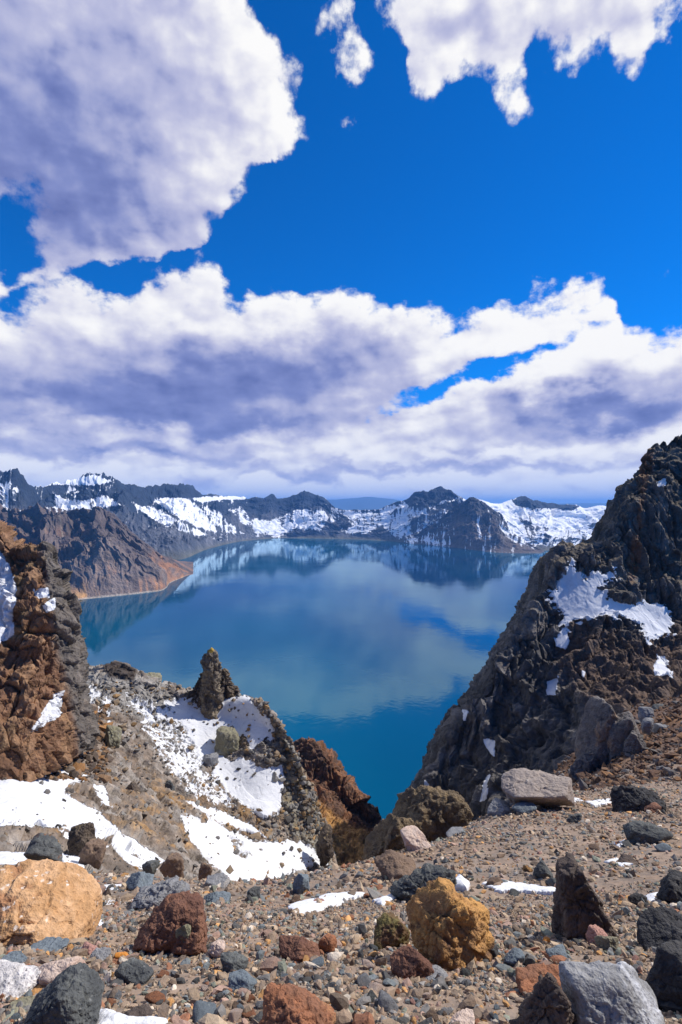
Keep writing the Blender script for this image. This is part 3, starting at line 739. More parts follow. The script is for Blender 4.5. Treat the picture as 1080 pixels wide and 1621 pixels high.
RC_SNOW = [([(853, 955), (880, 935), (890, 905), (905, 880), (925, 915), (960, 905), (985, 893), (985, 905), (945, 930), (960, 950), (995, 955), (1050, 952), (1068, 1000), (1025, 1022), (1015, 990), (960, 970), (905, 985), (895, 1010), (880, 1012), (895, 975)], 26.0),
           ([(1040, 1035), (1055, 1045), (1068, 1075), (1035, 1065)], 14.0), ([(865, 1078), (884, 1072), (880, 1100), (862, 1104)], 11.0), ([(875, 1008), (900, 1012), (895, 1028), (880, 1022)], 9.0),
           ([(766, 1170), (784, 1172), (782, 1198), (772, 1192)], 7.0), ([(770, 1225), (776, 1226), (770, 1265), (758, 1272), (764, 1245)], 8.0), ([(731, 1118), (742, 1126), (738, 1142), (732, 1140)], 7.0),
           ([(918, 1060), (928, 1062), (926, 1078), (920, 1072)], 7.0), ([(1040, 762), (1054, 756), (1052, 768), (1042, 770)], 12.0), ([(672, 1235), (680, 1240), (678, 1252), (672, 1248)], 6.0)]
def rc_snow(e):
    n = fbm(e['P'] / 3.0, 5, 0.6, 135); n2 = fbm(e['P'] / 9.0, 3, 0.5, 136)
    a = np.full(len(n), -1.0)
    for poly, sc_ in RC_SNOW:
        a = np.maximum(a, 0.50 + np.clip(poly_sd(e['px'], e['py'], poly) / sc_, -1.5, 0.45) + 0.85 * n + 0.3 * n2)
    return np.clip(a, -1, 1.2) + 0.25 * np.clip(e['nz'] - 0.55, -1.0, 0.3)
P0 = loft(rc, 620, 560)
P, ext = rockify(P0, 2.0, 8.0, 120, tall=5.0, flute=1.3, calm=calm_of(P0, rc_snow, 0.6))
finish('cliff_tower', P, ext, rc_colour, rc_snow, m_cliff)

# left-hand cliff
lcf = control([
    [(-200, 900, 130), (-60, 900, 120), (0, 920, 105), (35, 930, 100), (60, 940, 98), (76, 940, 98), (84, 940, 98)],
    [(-200, 700, 86), (-60, 790, 74), (0, 838, 68), (32, 868, 66), (58, 872, 65), (74, 874, 65), (82, 905, 76)],
    [(-200, 800, 78), (-60, 860, 67), (0, 890, 62), (34, 905, 60), (62, 908, 60), (84, 912, 61), (92, 930, 74)],
    [(-200, 940, 70), (-60, 960, 60), (0, 960, 57), (40, 960, 56), (76, 958, 57), (108, 962, 59), (114, 970, 73)],
    [(-200, 1050, 64), (-60, 1050, 56), (0, 1045, 53), (40, 1045, 53), (80, 1045, 54), (119, 1040, 58), (125, 1040, 72)],
    [(-200, 1130, 58), (-60, 1120, 51), (0, 1115, 49.5), (40, 1112, 50), (84, 1105, 52), (126, 1090, 57), (132, 1090, 72)],
    [(-200, 1200, 54), (-60, 1190, 48), (0, 1178, 47), (40, 1172, 48), (84, 1160, 51), (130, 1135, 57), (138, 1130, 72)],
    [(-200, 1280, 52), (-60, 1270, 47), (0, 1250, 46), (40, 1240, 47), (84, 1220, 50), (134, 1190, 57), (142, 1190, 72)]])
P, ext = rockify(loft(lcf, 460, 440), 1.7, 4.6, 150, tall=1.4, flute=0.25)
def lc_colour(e):
    n = fbm(e['P'] / 4.0, 5, 0.55, 161); n2 = fbm(e['P'] / 1.2, 5, 0.6, 162)
    px, py = e['px'], e['py']
    edge_ = 62 + (py - 870) * 0.20 + 14 * n
    grey = smooth(px - edge_, -10, 8)
    col = mix3(np.repeat(c3(0.150, 0.082, 0.048), len(n), 0), c3(0.240, 0.142, 0.080), smooth(e['cid2'] + n2 * 0.8, 0.45, 1.1))
    col = mix3(col, c3(0.20, 0.15, 0.07), smooth(n, 0.1, 0.5) * 0.5)
    col = mix3(col, c3(0.100, 0.093, 0.085), grey * 0.9)
    return col * (1 + 0.5 * n2 - 0.3 * (e['cid3'] - 0.5))[:, None]
LC_SNOW = [([(-10, 865), (8, 880), (22, 915), (28, 935), (20, 985), (22, 1005), (2, 1020), (-10, 1010)], 12.0), ([(50, 932), (76, 930), (80, 945), (62, 948)], 10.0), ([(66, 958), (88, 945), (86, 965), (74, 972)], 9.0),
           ([(88, 1096), (104, 1092), (98, 1130), (70, 1150), (48, 1160), (60, 1136)], 16.0)]
def lc_snow(e):
    n = fbm(e['P'] / 2.0, 5, 0.6, 165)
    a = np.full(len(n), -1.0)
    for poly, sc_ in LC_SNOW:
        a = np.maximum(a, 0.5 + poly_sd(e['px'], e['py'], poly) / sc_ + 0.5 * n)
    return np.clip(a, -1, 1.2) + 0.2 * np.clip(e['nz'] - 0.4, -1.0, 0.3)
m_cliff2 = terrain_mat('rusty_cliff_rock', 0.55, 0.25, 0.9, **CLIFF)
finish('cliff', P, ext, lc_colour, lc_snow, m_cliff2)

# snowy ridge across the gully
ridge = control([
    [(-200, 1150, 150), (0, 1165, 140), (120, 1160, 130), (190, 1150, 122), (258, 1170, 118), (340, 1190, 116), (395, 1200, 112), (440, 1240, 106), (484, 1300, 100), (524, 1400, 94), (534, 1430, 92)],
    [(-200, 1055, 112), (0, 1075, 105), (120, 1064, 98), (190, 1054, 95), (258, 1082, 92), (340, 1103, 90), (395, 1104, 87), (440, 1142, 82), (480, 1220, 78), (522, 1338, 77.5), (532, 1380, 88)],
    [(-200, 1130, 86), (0, 1135, 70), (122, 1110, 80), (194, 1095, 85), (265, 1120, 85), (345, 1140, 85), (402, 1145, 83), (447, 1175, 80), (486, 1252, 76), (526, 1350, 77), (536, 1390, 88)],
    [(-200, 1175, 66), (0, 1172, 58), (124, 1160, 68), (202, 1160, 75), (278, 1175, 79), (352, 1190, 80), (412, 1195, 78.5), (456, 1215, 77.5), (491, 1280, 74.5), (529, 1360, 76.5), (539, 1400, 88)],
    [(-200, 1230, 52), (0, 1222, 48), (126, 1226, 55), (214, 1235, 62), (292, 1245, 69), (360, 1262, 73), (420, 1265, 73), (468, 1280, 74), (498, 1315, 73), (533, 1380, 76), (543, 1410, 88)],
    [(-200, 1320, 32), (0, 1312, 32), (122, 1320, 36), (222, 1332, 43), (298, 1335, 54), (366, 1335, 64), (430, 1340, 67), (480, 1345, 70), (510, 1355, 71.5), (540, 1400, 75.5), (548, 1425, 88)],
    [(-200, 1400, 20), (0, 1395, 20), (120, 1402, 22), (220, 1405, 27), (300, 1410, 38), (370, 1410, 50), (440, 1405, 60), (490, 1410, 65), (522, 1420, 70), (546, 1440, 75), (552, 1450, 88)],
    [(-200, 1500, 14), (0, 1500, 14), (120, 1510, 15), (220, 1520, 18), (300, 1530, 26), (370, 1530, 38), (440, 1530, 50), (490, 1530, 58), (522, 1530, 68), (546, 1530, 74), (552, 1530, 88)]])
RD_SNOW = [([(262, 1112), (290, 1108), (345, 1112), (372, 1098), (392, 1104), (425, 1140), (444, 1190), (447, 1235), (440, 1285), (415, 1290), (380, 1268), (340, 1230), (310, 1180), (285, 1140)], 26.0, 0.0),
           ([(115, 1085), (150, 1090), (178, 1110), (170, 1150), (140, 1148), (128, 1120)], 40.0, -0.22), ([(200, 1100), (280, 1125), (330, 1210), (370, 1275), (320, 1270), (262, 1210), (235, 1160)], 40.0, -0.24),
           ([(288, 1290), (330, 1300), (400, 1332), (482, 1332), (516, 1366), (470, 1378), (430, 1396), (370, 1400), (340, 1370), (300, 1330)], 26.0, -0.03), ([(290, 1265), (330, 1275), (400, 1305), (420, 1325), (340, 1300)], 22.0, -0.12),
           ([(-20, 1208), (40, 1212), (70, 1222), (100, 1216), (138, 1222), (134, 1234), (108, 1240), (100, 1256), (130, 1272), (160, 1290), (190, 1318), (160, 1324), (90, 1306), (-20, 1306)], 20.0, 0.05),
           ([(-20, 1176), (60, 1178), (120, 1180), (110, 1192), (40, 1190), (-20, 1186)], 12.0, -0.1), ([(130, 1160), (150, 1170), (120, 1190), (104, 1186)], 14.0, -0.1),
           ([(144, 1238), (165, 1244), (180, 1280), (160, 1270)], 14.0, -0.15), ([(182, 1316), (214, 1330), (262, 1365), (240, 1382), (196, 1360), (176, 1340)], 16.0, -0.06), ([(-20, 1348), (62, 1350), (60, 1366), (-20, 1370)], 10.0, 0.0),
           ([(96, 1352), (130, 1356), (134, 1376), (100, 1372)], 10.0, 0.0), ([(90, 1312), (150, 1330), (190, 1345), (150, 1340), (100, 1326)], 12.0, -0.1)]
def rd_rocks(e):
    """Patches of bare rock that stand out of the snow."""
    _, g_, c_ = cells(e['P'] / 1.5, 191); _, g2_, c2_ = cells(e['P'] / 0.55, 192)
    return np.maximum(c_ - 0.93, 0) * 12 + np.maximum(c2_ - 0.955, 0) * 20
def rd_snow(e):
    P = e['P']; px, py = e['px'], e['py']
    n = fbm(P / 2.2, 6, 0.62, 195); n2 = fbm(P / 0.55, 4, 0.6, 196)
    a = np.full(len(n), -1.0)
    for poly, sc_, off in RD_SNOW:
        if off < -0.2:                               # thin snow with the stones showing through
            a = np.maximum(a, 0.46 + np.clip(poly_sd(px, py, poly) / sc_, -1.5, 0.10) + 0.42 * n + 0.62 * n2); continue
        a = np.maximum(a, 0.62 + off * 1.15 + np.clip(poly_sd(px, py, poly) / (sc_ * 0.7), -1.5, 0.50) + 0.50 * n + 0.36 * n2)
    holes = smooth(gauss(px, 362, 22) * gauss(py, 1186, 22) * 1.3 + gauss(px, 330, 14) * gauss(py, 1215, 14) + gauss(px, 383, 12) * gauss(py, 1178, 16) + gauss(px, 425, 26) * gauss(py, 1185, 22) + gauss(px, 420, 30) * gauss(py, 1205, 16) + gauss(px, 340, 26) * gauss(py, 1118, 10) + 0.8 * n, 0.55, 1.0)
    return a - holes * 1.1 - rd_rocks(e)
def rd_colour(e):
    P = e['P']; px, py = e['px'], e['py']
    n = fbm(P / 4.0, 5, 0.55, 201); n2 = fbm(P / 1.0, 5, 0.6, 202)
    col = mix3(np.repeat(c3(0.160, 0.128, 0.102), len(n), 0), c3(0.24, 0.215, 0.190), smooth(e['cid2'] + 0.6 * n2, 0.3, 1.1))
    grey = smooth(poly_sd(px, py, [(110, 1050), (260, 1070), (300, 1120), (350, 1220), (300, 1230), (230, 1150), (180, 1120), (120, 1110)]) / 30 + 0.6 * n, -0.2, 0.5)
    col = mix3(col, c3(0.235, 0.228, 0.215), grey * 0.85)
    ochre = smooth(0.9 * n + 0.5 * n2 + 0.4 * gauss(py, 1290, 50) + 0.5 * gauss(py, 1196, 16) * smooth(px, 150, 60), 0.25, 0.7)
    col = mix3(col, c3(0.25, 0.145, 0.055), ochre * 0.75)
    dark = smooth(poly_sd(px, py, [(160, 1048), (190, 1044), (218, 1058), (214, 1080), (170, 1072)]) / 10 + 0.4 * n, -0.2, 0.4)
    col = mix3(col, c3(0.05, 0.04, 0.035), dark)
    side = smooth(poly_sd(px, py, [(425, 1140), (470, 1180), (500, 1260), (530, 1340), (525, 1370), (490, 1345), (455, 1320), (440, 1270), (452, 1220)]) / 14 + 0.4 * n, -0.2, 0.6)
    col = mix3(col, mix3(np.repeat(c3(0.21, 0.20, 0.17), len(n), 0), c3(0.15, 0.12, 0.07), smooth(n2, -0.2, 0.3)), side * 0.9)
    return col * (1 + 0.5 * n2 - 0.35 * (e['cid3'] - 0.5))[:, None]
RIDGE = dict(rough=0.92, snow_sharp=0.06, contrast=0.6, snow_bump=0.22)
P0 = loft(ridge, 720, 820)
P, ext = rockify(P0, 0.95, 5.0, 180, tall=1.0, calm=np.maximum(calm_of(P0, rd_snow), 0.75 * np.repeat(smooth(np.linspace(0, 1, 820), 0.86, 0.97)[None], 720, 0).ravel()))
ridge_calm = calm_of(P0, rd_snow)
m_ridge = terrain_mat('ridge_rock', 0.7, 0.16, 1.3, **RIDGE)
finish('ridge', P, ext, rd_colour, rd_snow, m_ridge)
ridge_P, ridge_snow = P, None

# rust-brown spur beyond the ridge, down to the water
spur = control([
    [(380, 1260, 190), (430, 1240, 188), (460, 1240, 186), (490, 1240, 184), (522, 1260, 182), (552, 1300, 180), (582, 1340, 178), (602, 1370, 176), (612, 1420, 174)],
    [(380, 1180, 160), (430, 1170, 158), (462, 1169, 156), (488, 1171, 154), (520, 1194, 152), (550, 1236, 150), (578, 1266, 148), (598, 1294, 146), (608, 1330, 144)],
    [(380, 1215, 150), (430, 1212, 149), (464, 1216, 148), (492, 1226, 147), (522, 1248, 146), (552, 1278, 145), (578, 1298, 144), (594, 1312, 143), (606, 1345, 142)],
    [(380, 1240, 142), (430, 1240, 141), (468, 1246, 140), (496, 1262, 138), (524, 1284, 137), (552, 1304, 136), (576, 1318, 136), (592, 1330, 136), (604, 1360, 136)],
    [(380, 1300, 126), (430, 1300, 125), (474, 1306, 124), (502, 1318, 122), (530, 1334, 120), (556, 1346, 120), (578, 1356, 120), (594, 1366, 120), (606, 1390, 120)],
    [(380, 1420, 104), (430, 1420, 104), (480, 1420, 104), (510, 1420, 104), (536, 1425, 104), (560, 1430, 104), (580, 1440, 104), (600, 1450, 104), (612, 1470, 104)]])
P, ext = rockify(loft(spur, 360, 420), 2.6, 7.0, 210, tall=1.8, flute=0.4)
def sp_colour(e):
    n = fbm(e['P'] / 5.0, 5, 0.55, 221); n2 = fbm(e['P'] / 1.5, 5, 0.6, 222)
    grass = smooth(poly_sd(e['px'], e['py'], [(470, 1222), (500, 1262), (540, 1298), (600, 1320), (610, 1420), (470, 1420)]) / 14 + 0.5 * n, -0.3, 0.4)
    col = mix3(np.repeat(c3(0.095, 0.055, 0.038), len(n), 0), c3(0.17, 0.08, 0.042), smooth(e['cid2'] + n2, 0.4, 1.1))
    col = mix3(col, mix3(np.repeat(c3(0.32, 0.175, 0.060), len(n), 0), c3(0.18, 0.095, 0.048), smooth(n2, 0.0, 0.4)), grass * 0.95)
    return col * (1 + 0.5 * n2)[:, None]
def sp_snow(e):
    n = fbm(e['P'] / 2.0, 5, 0.6, 225)
    a = np.maximum(poly_sd(e['px'], e['py'], [(474, 1228), (484, 1234), (500, 1258), (488, 1252)]) / 9, poly_sd(e['px'], e['py'], [(500, 1330), (530, 1350), (530, 1366), (505, 1352)]) / 20)
    return np.clip(0.45 + a + 0.5 * n, -1, 1.2)
finish('rocky_spur', P, ext, sp_colour, sp_snow, m_cliff2)
# ------------------------------------------------------------------ stones
import bmesh
_ico = {}
def ico(level):
    if level not in _ico:
        bm = bmesh.new(); bmesh.ops.create_icosphere(bm, subdivisions=level, radius=1.0)
        V_ = np.array([v.co[:] for v in bm.verts]); F_ = np.array([[v.index for v in f.verts] for f in bm.faces])
        bm.free(); _ico[level] = (V_ / np.linalg.norm(V_, axis=1)[:, None], F_)
    return _ico[level]

def stone_shape(seed, size, level=5, facets=13, sharp=18, rough=0.05, cuts=(), pits=0.0, ledge=0.0, lo=0.62):
    """An angular stone inside a box size = (width, depth, height), centred on x and y, z from 0 up.
    cuts = (normal, distance) planes that give the stone its own outline; ledge = steps of bedding."""
    r = np.random.default_rng(seed); D, Fc = ico(level)
    N = r.normal(size=(facets, 3)); N /= np.linalg.norm(N, axis=1)[:, None]
    d = r.uniform(lo, 1.0, facets)
    for c_, dist in cuts:
        c_ = np.array(c_, float); N = np.vstack([N, c_ / np.linalg.norm(c_)]); d = np.append(d, dist)
    N = np.vstack([N, np.eye(3), -np.eye(3)]); d = np.append(d, np.full(6, 1.0))
    q = np.maximum(D @ N.T, 0) / d
    V_ = D * ((q ** sharp).sum(1) ** (-1 / sharp))[:, None]
    s = np.array(size, float)
    lo_, hi_ = V_.min(0), V_.max(0)
    V_ = ((V_ - lo_) / (hi_ - lo_) - 0.5) * s
    m = float(s.mean()); off = r.uniform(0, 90, 3)
    nn = D * (1 / s); nn /= np.linalg.norm(nn, axis=1)[:, None]
    p = V_ / m + off
    disp = fbm(p * 1.6, 3, 0.5, seed % 50) * 0.9 + fbm(p * 5.0, 4, 0.6, seed % 50 + 3) * 0.55
    if level >= 5:
        wp = 0.22 * np.stack([perlin(p * 3, 1), perlin(p * 3, 2), perlin(p * 3, 3)], 1)
        f1, gap, cid, t1 = cells(p * 3.4 + wp, seed % 40, True)
        _, gapb, cidb, t2 = cells(p * 8.3 + wp * 2, seed % 37, True)
        disp = disp + 0.6 * (cid - 0.5) + 0.75 * t1 - 0.55 * np.exp(-gap / 0.04) + 0.3 * (cidb - 0.5) + 0.5 * t2 - 0.2 * np.exp(-gapb / 0.05) + 0.45 * fbm(p * 14, 4, 0.62, 9)
        if pits:
            f2, _, _ = cells(p * 11.0, 5); disp = disp - pits * np.exp(-(f2 / 0.28) ** 2)
    if ledge:
        bed = p @ np.array((0.25, 0.1, 0.96)); k = (bed * 7 + 0.5 * perlin(p * 1.5, 6)) % 1.0
        disp = disp + ledge * (k - 0.5)
    V_ = V_ + nn * (disp * rough * m)[:, None]
    V_[:, 2] -= V_[:, 2].min()
    return V_, Fc

def stone_mat(name, base, second, accent=None, accent_amount=0.0, scale=3.0, bump=0.02, spots=None, streak=False, rough=0.9, patch=(0.42, 0.62), contrast=0.5):
    m, t, b = new_mat(name)
    tc_ = t.nodes.new('ShaderNodeTexCoord'); vec = tc_.outputs['Object']
    oi = t.nodes.new('ShaderNodeObjectInfo')
    off = t.nodes.new('ShaderNodeVectorMath'); off.operation = 'MULTIPLY_ADD'
    t.links.new(combine(t, E(t, oi.outputs['Random']), E(t, oi.outputs['Random']) * 3.1, 0.5), off.inputs[0]); off.inputs[1].default_value = (40, 40, 40); t.links.new(vec, off.inputs[2])
    vec = off.outputs[0]
    if streak:
        mp = t.nodes.new('ShaderNodeMapping'); mp.inputs['Scale'].default_value = (2.6, 1.0, 0.35); mp.inputs['Rotation'].default_value = (0.2, 0.5, 0.3); t.links.new(vec, mp.inputs[0]); vec2 = mp.outputs[0]
    else: vec2 = vec
    n1 = noise(t, vec2, scale, 8.0, 0.66, 0.3, dim='3D'); n2 = noise(t, vec, scale * 9, 5.0, 0.65, dim='3D'); n3 = noise(t, vec, scale * 0.8, 4.0, 0.6, 0.6, dim='3D')
    v = voronoi(t, vec, scale * 5, 2.0, 'F1', 0.7)
    col = mixc(t, n1.step(*patch), base, second)
    if accent: col = mixc(t, n3.step(0.62 - 0.2 * accent_amount, 0.72 - 0.1 * accent_amount) * 0.9, col, accent)
    if spots:
        sv = voronoi(t, vec, scale * 4.2, 0.0, 'F1'); sn = noise(t, vec, scale * 1.3, 3.0, 0.5, dim='3D').step(0.42, 0.6)
        col = mixc(t, (1.0 - (sv + (n2 - 0.5) * 1.1).step(0.12, 0.24)) * sn, col, spots)
    val = ((n2 - 0.5) * 1.5 * contrast + (n1 - 0.5) * 1.5 * contrast + (v - 0.4) * 0.35 + 1.0).max(0.2)
    sc_ = t.nodes.new('ShaderNodeVectorMath'); sc_.operation = 'SCALE'; link(t, col, sc_.inputs[0]); t.links.new(val.s, sc_.inputs[3])
    t.links.new(sc_.outputs[0], b.inputs['Base Color'])
    b.inputs['Roughness'].default_value = rough; b.inputs['Specular IOR Level'].default_value = 0.3
    bn = t.nodes.new('ShaderNodeBump'); bn.inputs['Distance'].default_value = bump; bn.inputs['Strength'].default_value = 1.0
    t.links.new((n1 * 1.0 + n2 * 0.45 + v * 0.5).s, bn.inputs['Height']); t.links.new(bn.outputs[0], b.inputs['Normal'])
    return m

MS = dict(
    tan=stone_mat('tan_stone', (0.40, 0.225, 0.105), (0.47, 0.29, 0.16), (0.30, 0.15, 0.075), 0.2, 2.2, 0.030, spots=(0.62, 0.55, 0.48), contrast=0.42),
    pale=stone_mat('pale_stone', (0.42, 0.40, 0.39), (0.55, 0.52, 0.50), (0.20, 0.19, 0.19), 0.1, 5, 0.016, spots=(0.14, 0.13, 0.13)),
    cream=stone_mat('cream_stone', (0.47, 0.37, 0.31), (0.40, 0.29, 0.23), (0.22, 0.17, 0.15), 0.2, 5, 0.014),
    charcoal=stone_mat('charcoal_stone', (0.060, 0.064, 0.066), (0.092, 0.096, 0.092), (0.18, 0.085, 0.045), 0.0, 4, 0.018, spots=(0.16, 0.16, 0.155)),
    black=stone_mat('black_stone', (0.030, 0.030, 0.033), (0.050, 0.049, 0.050), None, 0, 4, 0.022),
    grey=stone_mat('grey_stone', (0.20, 0.20, 0.205), (0.135, 0.137, 0.145), (0.27, 0.25, 0.23), 0.2, 5, 0.016),
    bluegrey=stone_mat('bluegrey_stone', (0.135, 0.160, 0.180), (0.095, 0.115, 0.130), (0.20, 0.22, 0.22), 0.1, 6, 0.010),
    silver=stone_mat('silver_stone', (0.24, 0.24, 0.245), (0.155, 0.155, 0.16), (0.40, 0.41, 0.44), 0.35, 3.0, 0.024, streak=True, contrast=0.6),
    redbrown=stone_mat('redbrown_stone', (0.115, 0.055, 0.038), (0.165, 0.080, 0.050), (0.24, 0.14, 0.075), 0.1, 3.5, 0.022),
    rust=stone_mat('rust_stone', (0.26, 0.110, 0.056), (0.17, 0.080, 0.047), (0.32, 0.17, 0.085), 0.2, 5, 0.012),
    yellow=stone_mat('yellow_stone', (0.42, 0.225, 0.075), (0.25, 0.135, 0.058), (0.10, 0.055, 0.035), 0.55, 3.0, 0.028, contrast=0.75),
    orange=stone_mat('orange_stone', (0.50, 0.20, 0.035), (0.38, 0.15, 0.04), None, 0, 8, 0.006),
    pink=stone_mat('pink_stone', (0.36, 0.20, 0.165), (0.28, 0.15, 0.12), (0.40, 0.30, 0.26), 0.2, 7, 0.008),
    brown=stone_mat('brown_stone', (0.170, 0.115, 0.080), (0.115, 0.080, 0.060), (0.25, 0.17, 0.10), 0.2, 4.5, 0.016),
    slab=stone_mat('fawn_slab', (0.27, 0.225, 0.195), (0.20, 0.170, 0.155), (0.33, 0.30, 0.27), 0.2, 1.6, 0.04),
    darkbrown=stone_mat('darkbrown_stone', (0.062, 0.048, 0.042), (0.105, 0.078, 0.062), (0.16, 0.11, 0.08), 0.2, 3.0, 0.024),
    olive=stone_mat('olive_stone', (0.20, 0.185, 0.120), (0.145, 0.13, 0.095), (0.26, 0.25, 0.20), 0.3, 1.5, 0.05),
    moss=stone_mat('mossy_stone', (0.115, 0.062, 0.036), (0.115, 0.095, 0.035), (0.19, 0.10, 0.05), 0.3, 4, 0.02),
    crag=stone_mat('crag_rock', (0.060, 0.046, 0.038), (0.105, 0.080, 0.058), (0.20, 0.15, 0.085), 0.2, 0.55, 0.22),
    spire=stone_mat('spire_rock', (0.125, 0.100, 0.075), (0.185, 0.150, 0.105), (0.070, 0.055, 0.045), 0.4, 0.6, 0.22),
    lichen=stone_mat('lichen_cap', (0.36, 0.24, 0.035), (0.28, 0.19, 0.05), None, 0, 1.2, 0.05),
    outcrop=stone_mat('outcrop_rock', (0.150, 0.135, 0.125), (0.090, 0.082, 0.080), (0.20, 0.130, 0.085), 0.35, 0.7, 0.12),
    knoll=stone_mat('knoll_rock', (0.105, 0.078, 0.050), (0.165, 0.120, 0.068), (0.065, 0.052, 0.042), 0.4, 0.9, 0.12, contrast=0.7),
)

def place(o, base, bury, tilt=(0, 0, 0)):
    o.location = (base[0], base[1], base[2] - bury); o.rotation_euler = [math.radians(a) for a in tilt]

TAKEN = []
def boulder(name, label, cat, box, mat, seed, deep=0.8, bury=0.31, yaw=0.0, level=5, at=None, group=None, **kw):
    """A stone whose front stands at row y1 of box = (x0, y0, x1, y1), in photograph pixels, as big as the box at that distance."""
    x0, y0, x1, y1 = box; cx_ = 0.5 * (x0 + x1)
    b = hit(cx_, y1) if at is None else W(cx_, y1, at)
    d = b[1]
    w_ = (x1 - x0) / F * d; h_ = (y1 - y0) / F * d
    dp = w_ * deep; k_ = 1 + 0.42 * dp / d; w_ *= k_
    if at is None:                                   # seen from above: part of the box is the stone's top
        h_ = max(0.36 * h_, h_ - 0.42 * dp * -b[2] / d) / (1 - bury)
    else: h_ = h_ / (1 - bury)
    V_, Fc = stone_shape(seed, (w_, dp, h_), level=level, **kw)
    me = mesh_from(name, V_, Fc, smooth_faces=level >= 4)
    o = add(name, me, MS[mat])
    pos = b + np.array((b[0] * (k_ - 1), dp * 0.42, 0))
    if at is None: pos[2] = min(b[2], float(ground_z(pos[0:1], pos[1:2])[0]) + h_ * 0.1)
    place(o, pos, h_ * bury, (0, 0, yaw))
    TAKEN.append((cx_, 0.5 * (y0 + y1), 0.5 * (x1 - x0) + 2, 0.5 * (y1 - y0) + 2))
    return tag(o, label, cat, group)

B = boulder
B('boulder', 'huge smooth tan boulder with white flecks at the left edge of the gravel', 'boulder', (-75, 1372, 136, 1500), 'tan', 301, deep=0.75, level=6, sharp=24, rough=0.042, facets=9, lo=0.85,
  cuts=[((0.86, -0.12, 0.52), 0.74), ((0.42, -0.1, 0.9), 0.86), ((-0.1, -0.75, 0.66), 0.80), ((0.05, -0.96, 0.2), 0.92)])
B('boulder', 'pale speckled whitish grey boulder cut off by the left edge below the tan boulder', 'boulder', (-40, 1534, 63, 1586), 'pale', 302, sharp=12, rough=0.05, cuts=[((0.0, -0.5, 0.85), 0.75), ((0.1, -0.8, -0.6), 0.55)])
B('boulder', 'cream topped boulder with a dark shaded front beside the pale speckled one', 'boulder', (58, 1513, 121, 1572), 'cream', 303, sharp=22, cuts=[((-0.35, -0.2, 0.9), 0.62), ((0.0, -0.9, -0.42), 0.52), ((-0.8, -0.5, -0.1), 0.7)])
B('boulder', 'big dark charcoal boulder with a domed top in the bottom left corner', 'boulder', (36, 1545, 157, 1650), 'charcoal', 304, level=6, sharp=11, rough=0.05, pits=0.5, facets=8, lo=0.8, cuts=[((-0.75, -0.1, 0.65), 0.58), ((0.85, 0.0, 0.4), 0.82), ((0, -0.9, 0.35), 0.72)])
B('boulder', 'flat dark grey slab tilted on the snow behind the tan boulder', 'boulder', (44, 1336, 99, 1371), 'charcoal', 305, cuts=[((0.45, -0.2, 0.87), 0.45), ((-0.3, -0.5, -0.8), 0.5)], at=19.5, yaw=10)
B('boulder', 'grey green wedge shaped stone behind the grey rounded boulder', 'boulder', (196, 1382, 243, 1413), 'bluegrey', 306, cuts=[((-0.75, -0.3, 0.6), 0.42), ((0.75, -0.2, 0.6), 0.48)])
B('boulder', 'lumpy grey boulder partly hidden behind the reddish brown boulder', 'boulder', (214, 1390, 302, 1442), 'grey', 307, level=6, sharp=12, rough=0.07, cuts=[((-0.6, -0.2, 0.75), 0.72)])
B('boulder', 'reddish brown boulder with gravel and a yellowish stone lying on it', 'boulder', (214, 1424, 330, 1516), 'redbrown', 308, deep=0.7, level=6, rough=0.06, sharp=16, facets=8, lo=0.75,
  cuts=[((-0.60, -0.25, 0.75), 0.58), ((-0.1, -0.70, 0.70), 0.58), ((0.97, -0.1, 0.15), 0.88), ((-0.1, -0.6, -0.6), 0.62)])
B('stone', 'flat dark grey stone in the gravel left of the reddish brown boulder foot', 'stone', (182, 1521, 244, 1562), 'charcoal', 309, cuts=[((0.1, -0.4, 0.9), 0.6)])
B('stone', 'blue grey wedge stone half buried above the gravel right of the grey lumpy boulder', 'stone', (319, 1411, 363, 1434), 'bluegrey', 310, cuts=[((-0.7, -0.2, 0.6), 0.5), ((0.5, -0.2, 0.85), 0.6)])
B('stone', 'greyish fawn stone at the brink of the gravel above the blue grey wedge', 'stone', (328, 1386, 363, 1408), 'grey', 311, facets=9)
B('stone', 'small dark upright stone near the brink of the gravel left of the snow strip', 'stone', (392, 1405, 412, 1429), 'charcoal', 312)
B('stone', 'two toned grey stone standing just left of the dark stone by the snow strip', 'stone', (463, 1384, 490, 1417), 'bluegrey', 313, cuts=[((-0.6, -0.5, 0.6), 0.6)])
B('boulder', 'rusty brown wedge stone leaning on small grey stones in the middle gravel', 'boulder', (438, 1479, 507, 1523), 'redbrown', 314, cuts=[((-0.6, -0.3, 0.75), 0.42), ((0.75, -0.2, 0.6), 0.62)])
B('stone', 'round rust coloured stone at the right end of the brown wedge stone', 'stone', (504, 1476, 533, 1508), 'rust', 315, sharp=10)
B('boulder', 'big golden yellow boulder with cracked faces in the middle of the gravel', 'boulder', (649, 1408, 780, 1537), 'yellow', 316, deep=0.75, level=6, sharp=30, rough=0.075, facets=9, lo=0.72, ledge=0.0,
  cuts=[((-0.85, -0.45, 0.2), 0.62), ((-0.55, -0.35, 0.75), 0.66), ((0.15, -0.85, 0.5), 0.66), ((0.8, -0.5, 0.25), 0.74), ((0.4, 0.1, 0.9), 0.82)])
B('stone', 'mossy reddish stone just left of the golden yellow boulder', 'stone', (592, 1453, 648, 1502), 'moss', 317, sharp=11, rough=0.07)
B('boulder', 'dark red brown block in the shade at the foot of the golden yellow boulder', 'boulder', (618, 1500, 690, 1556), 'redbrown', 318, cuts=[((-0.6, -0.3, 0.75), 0.5)])
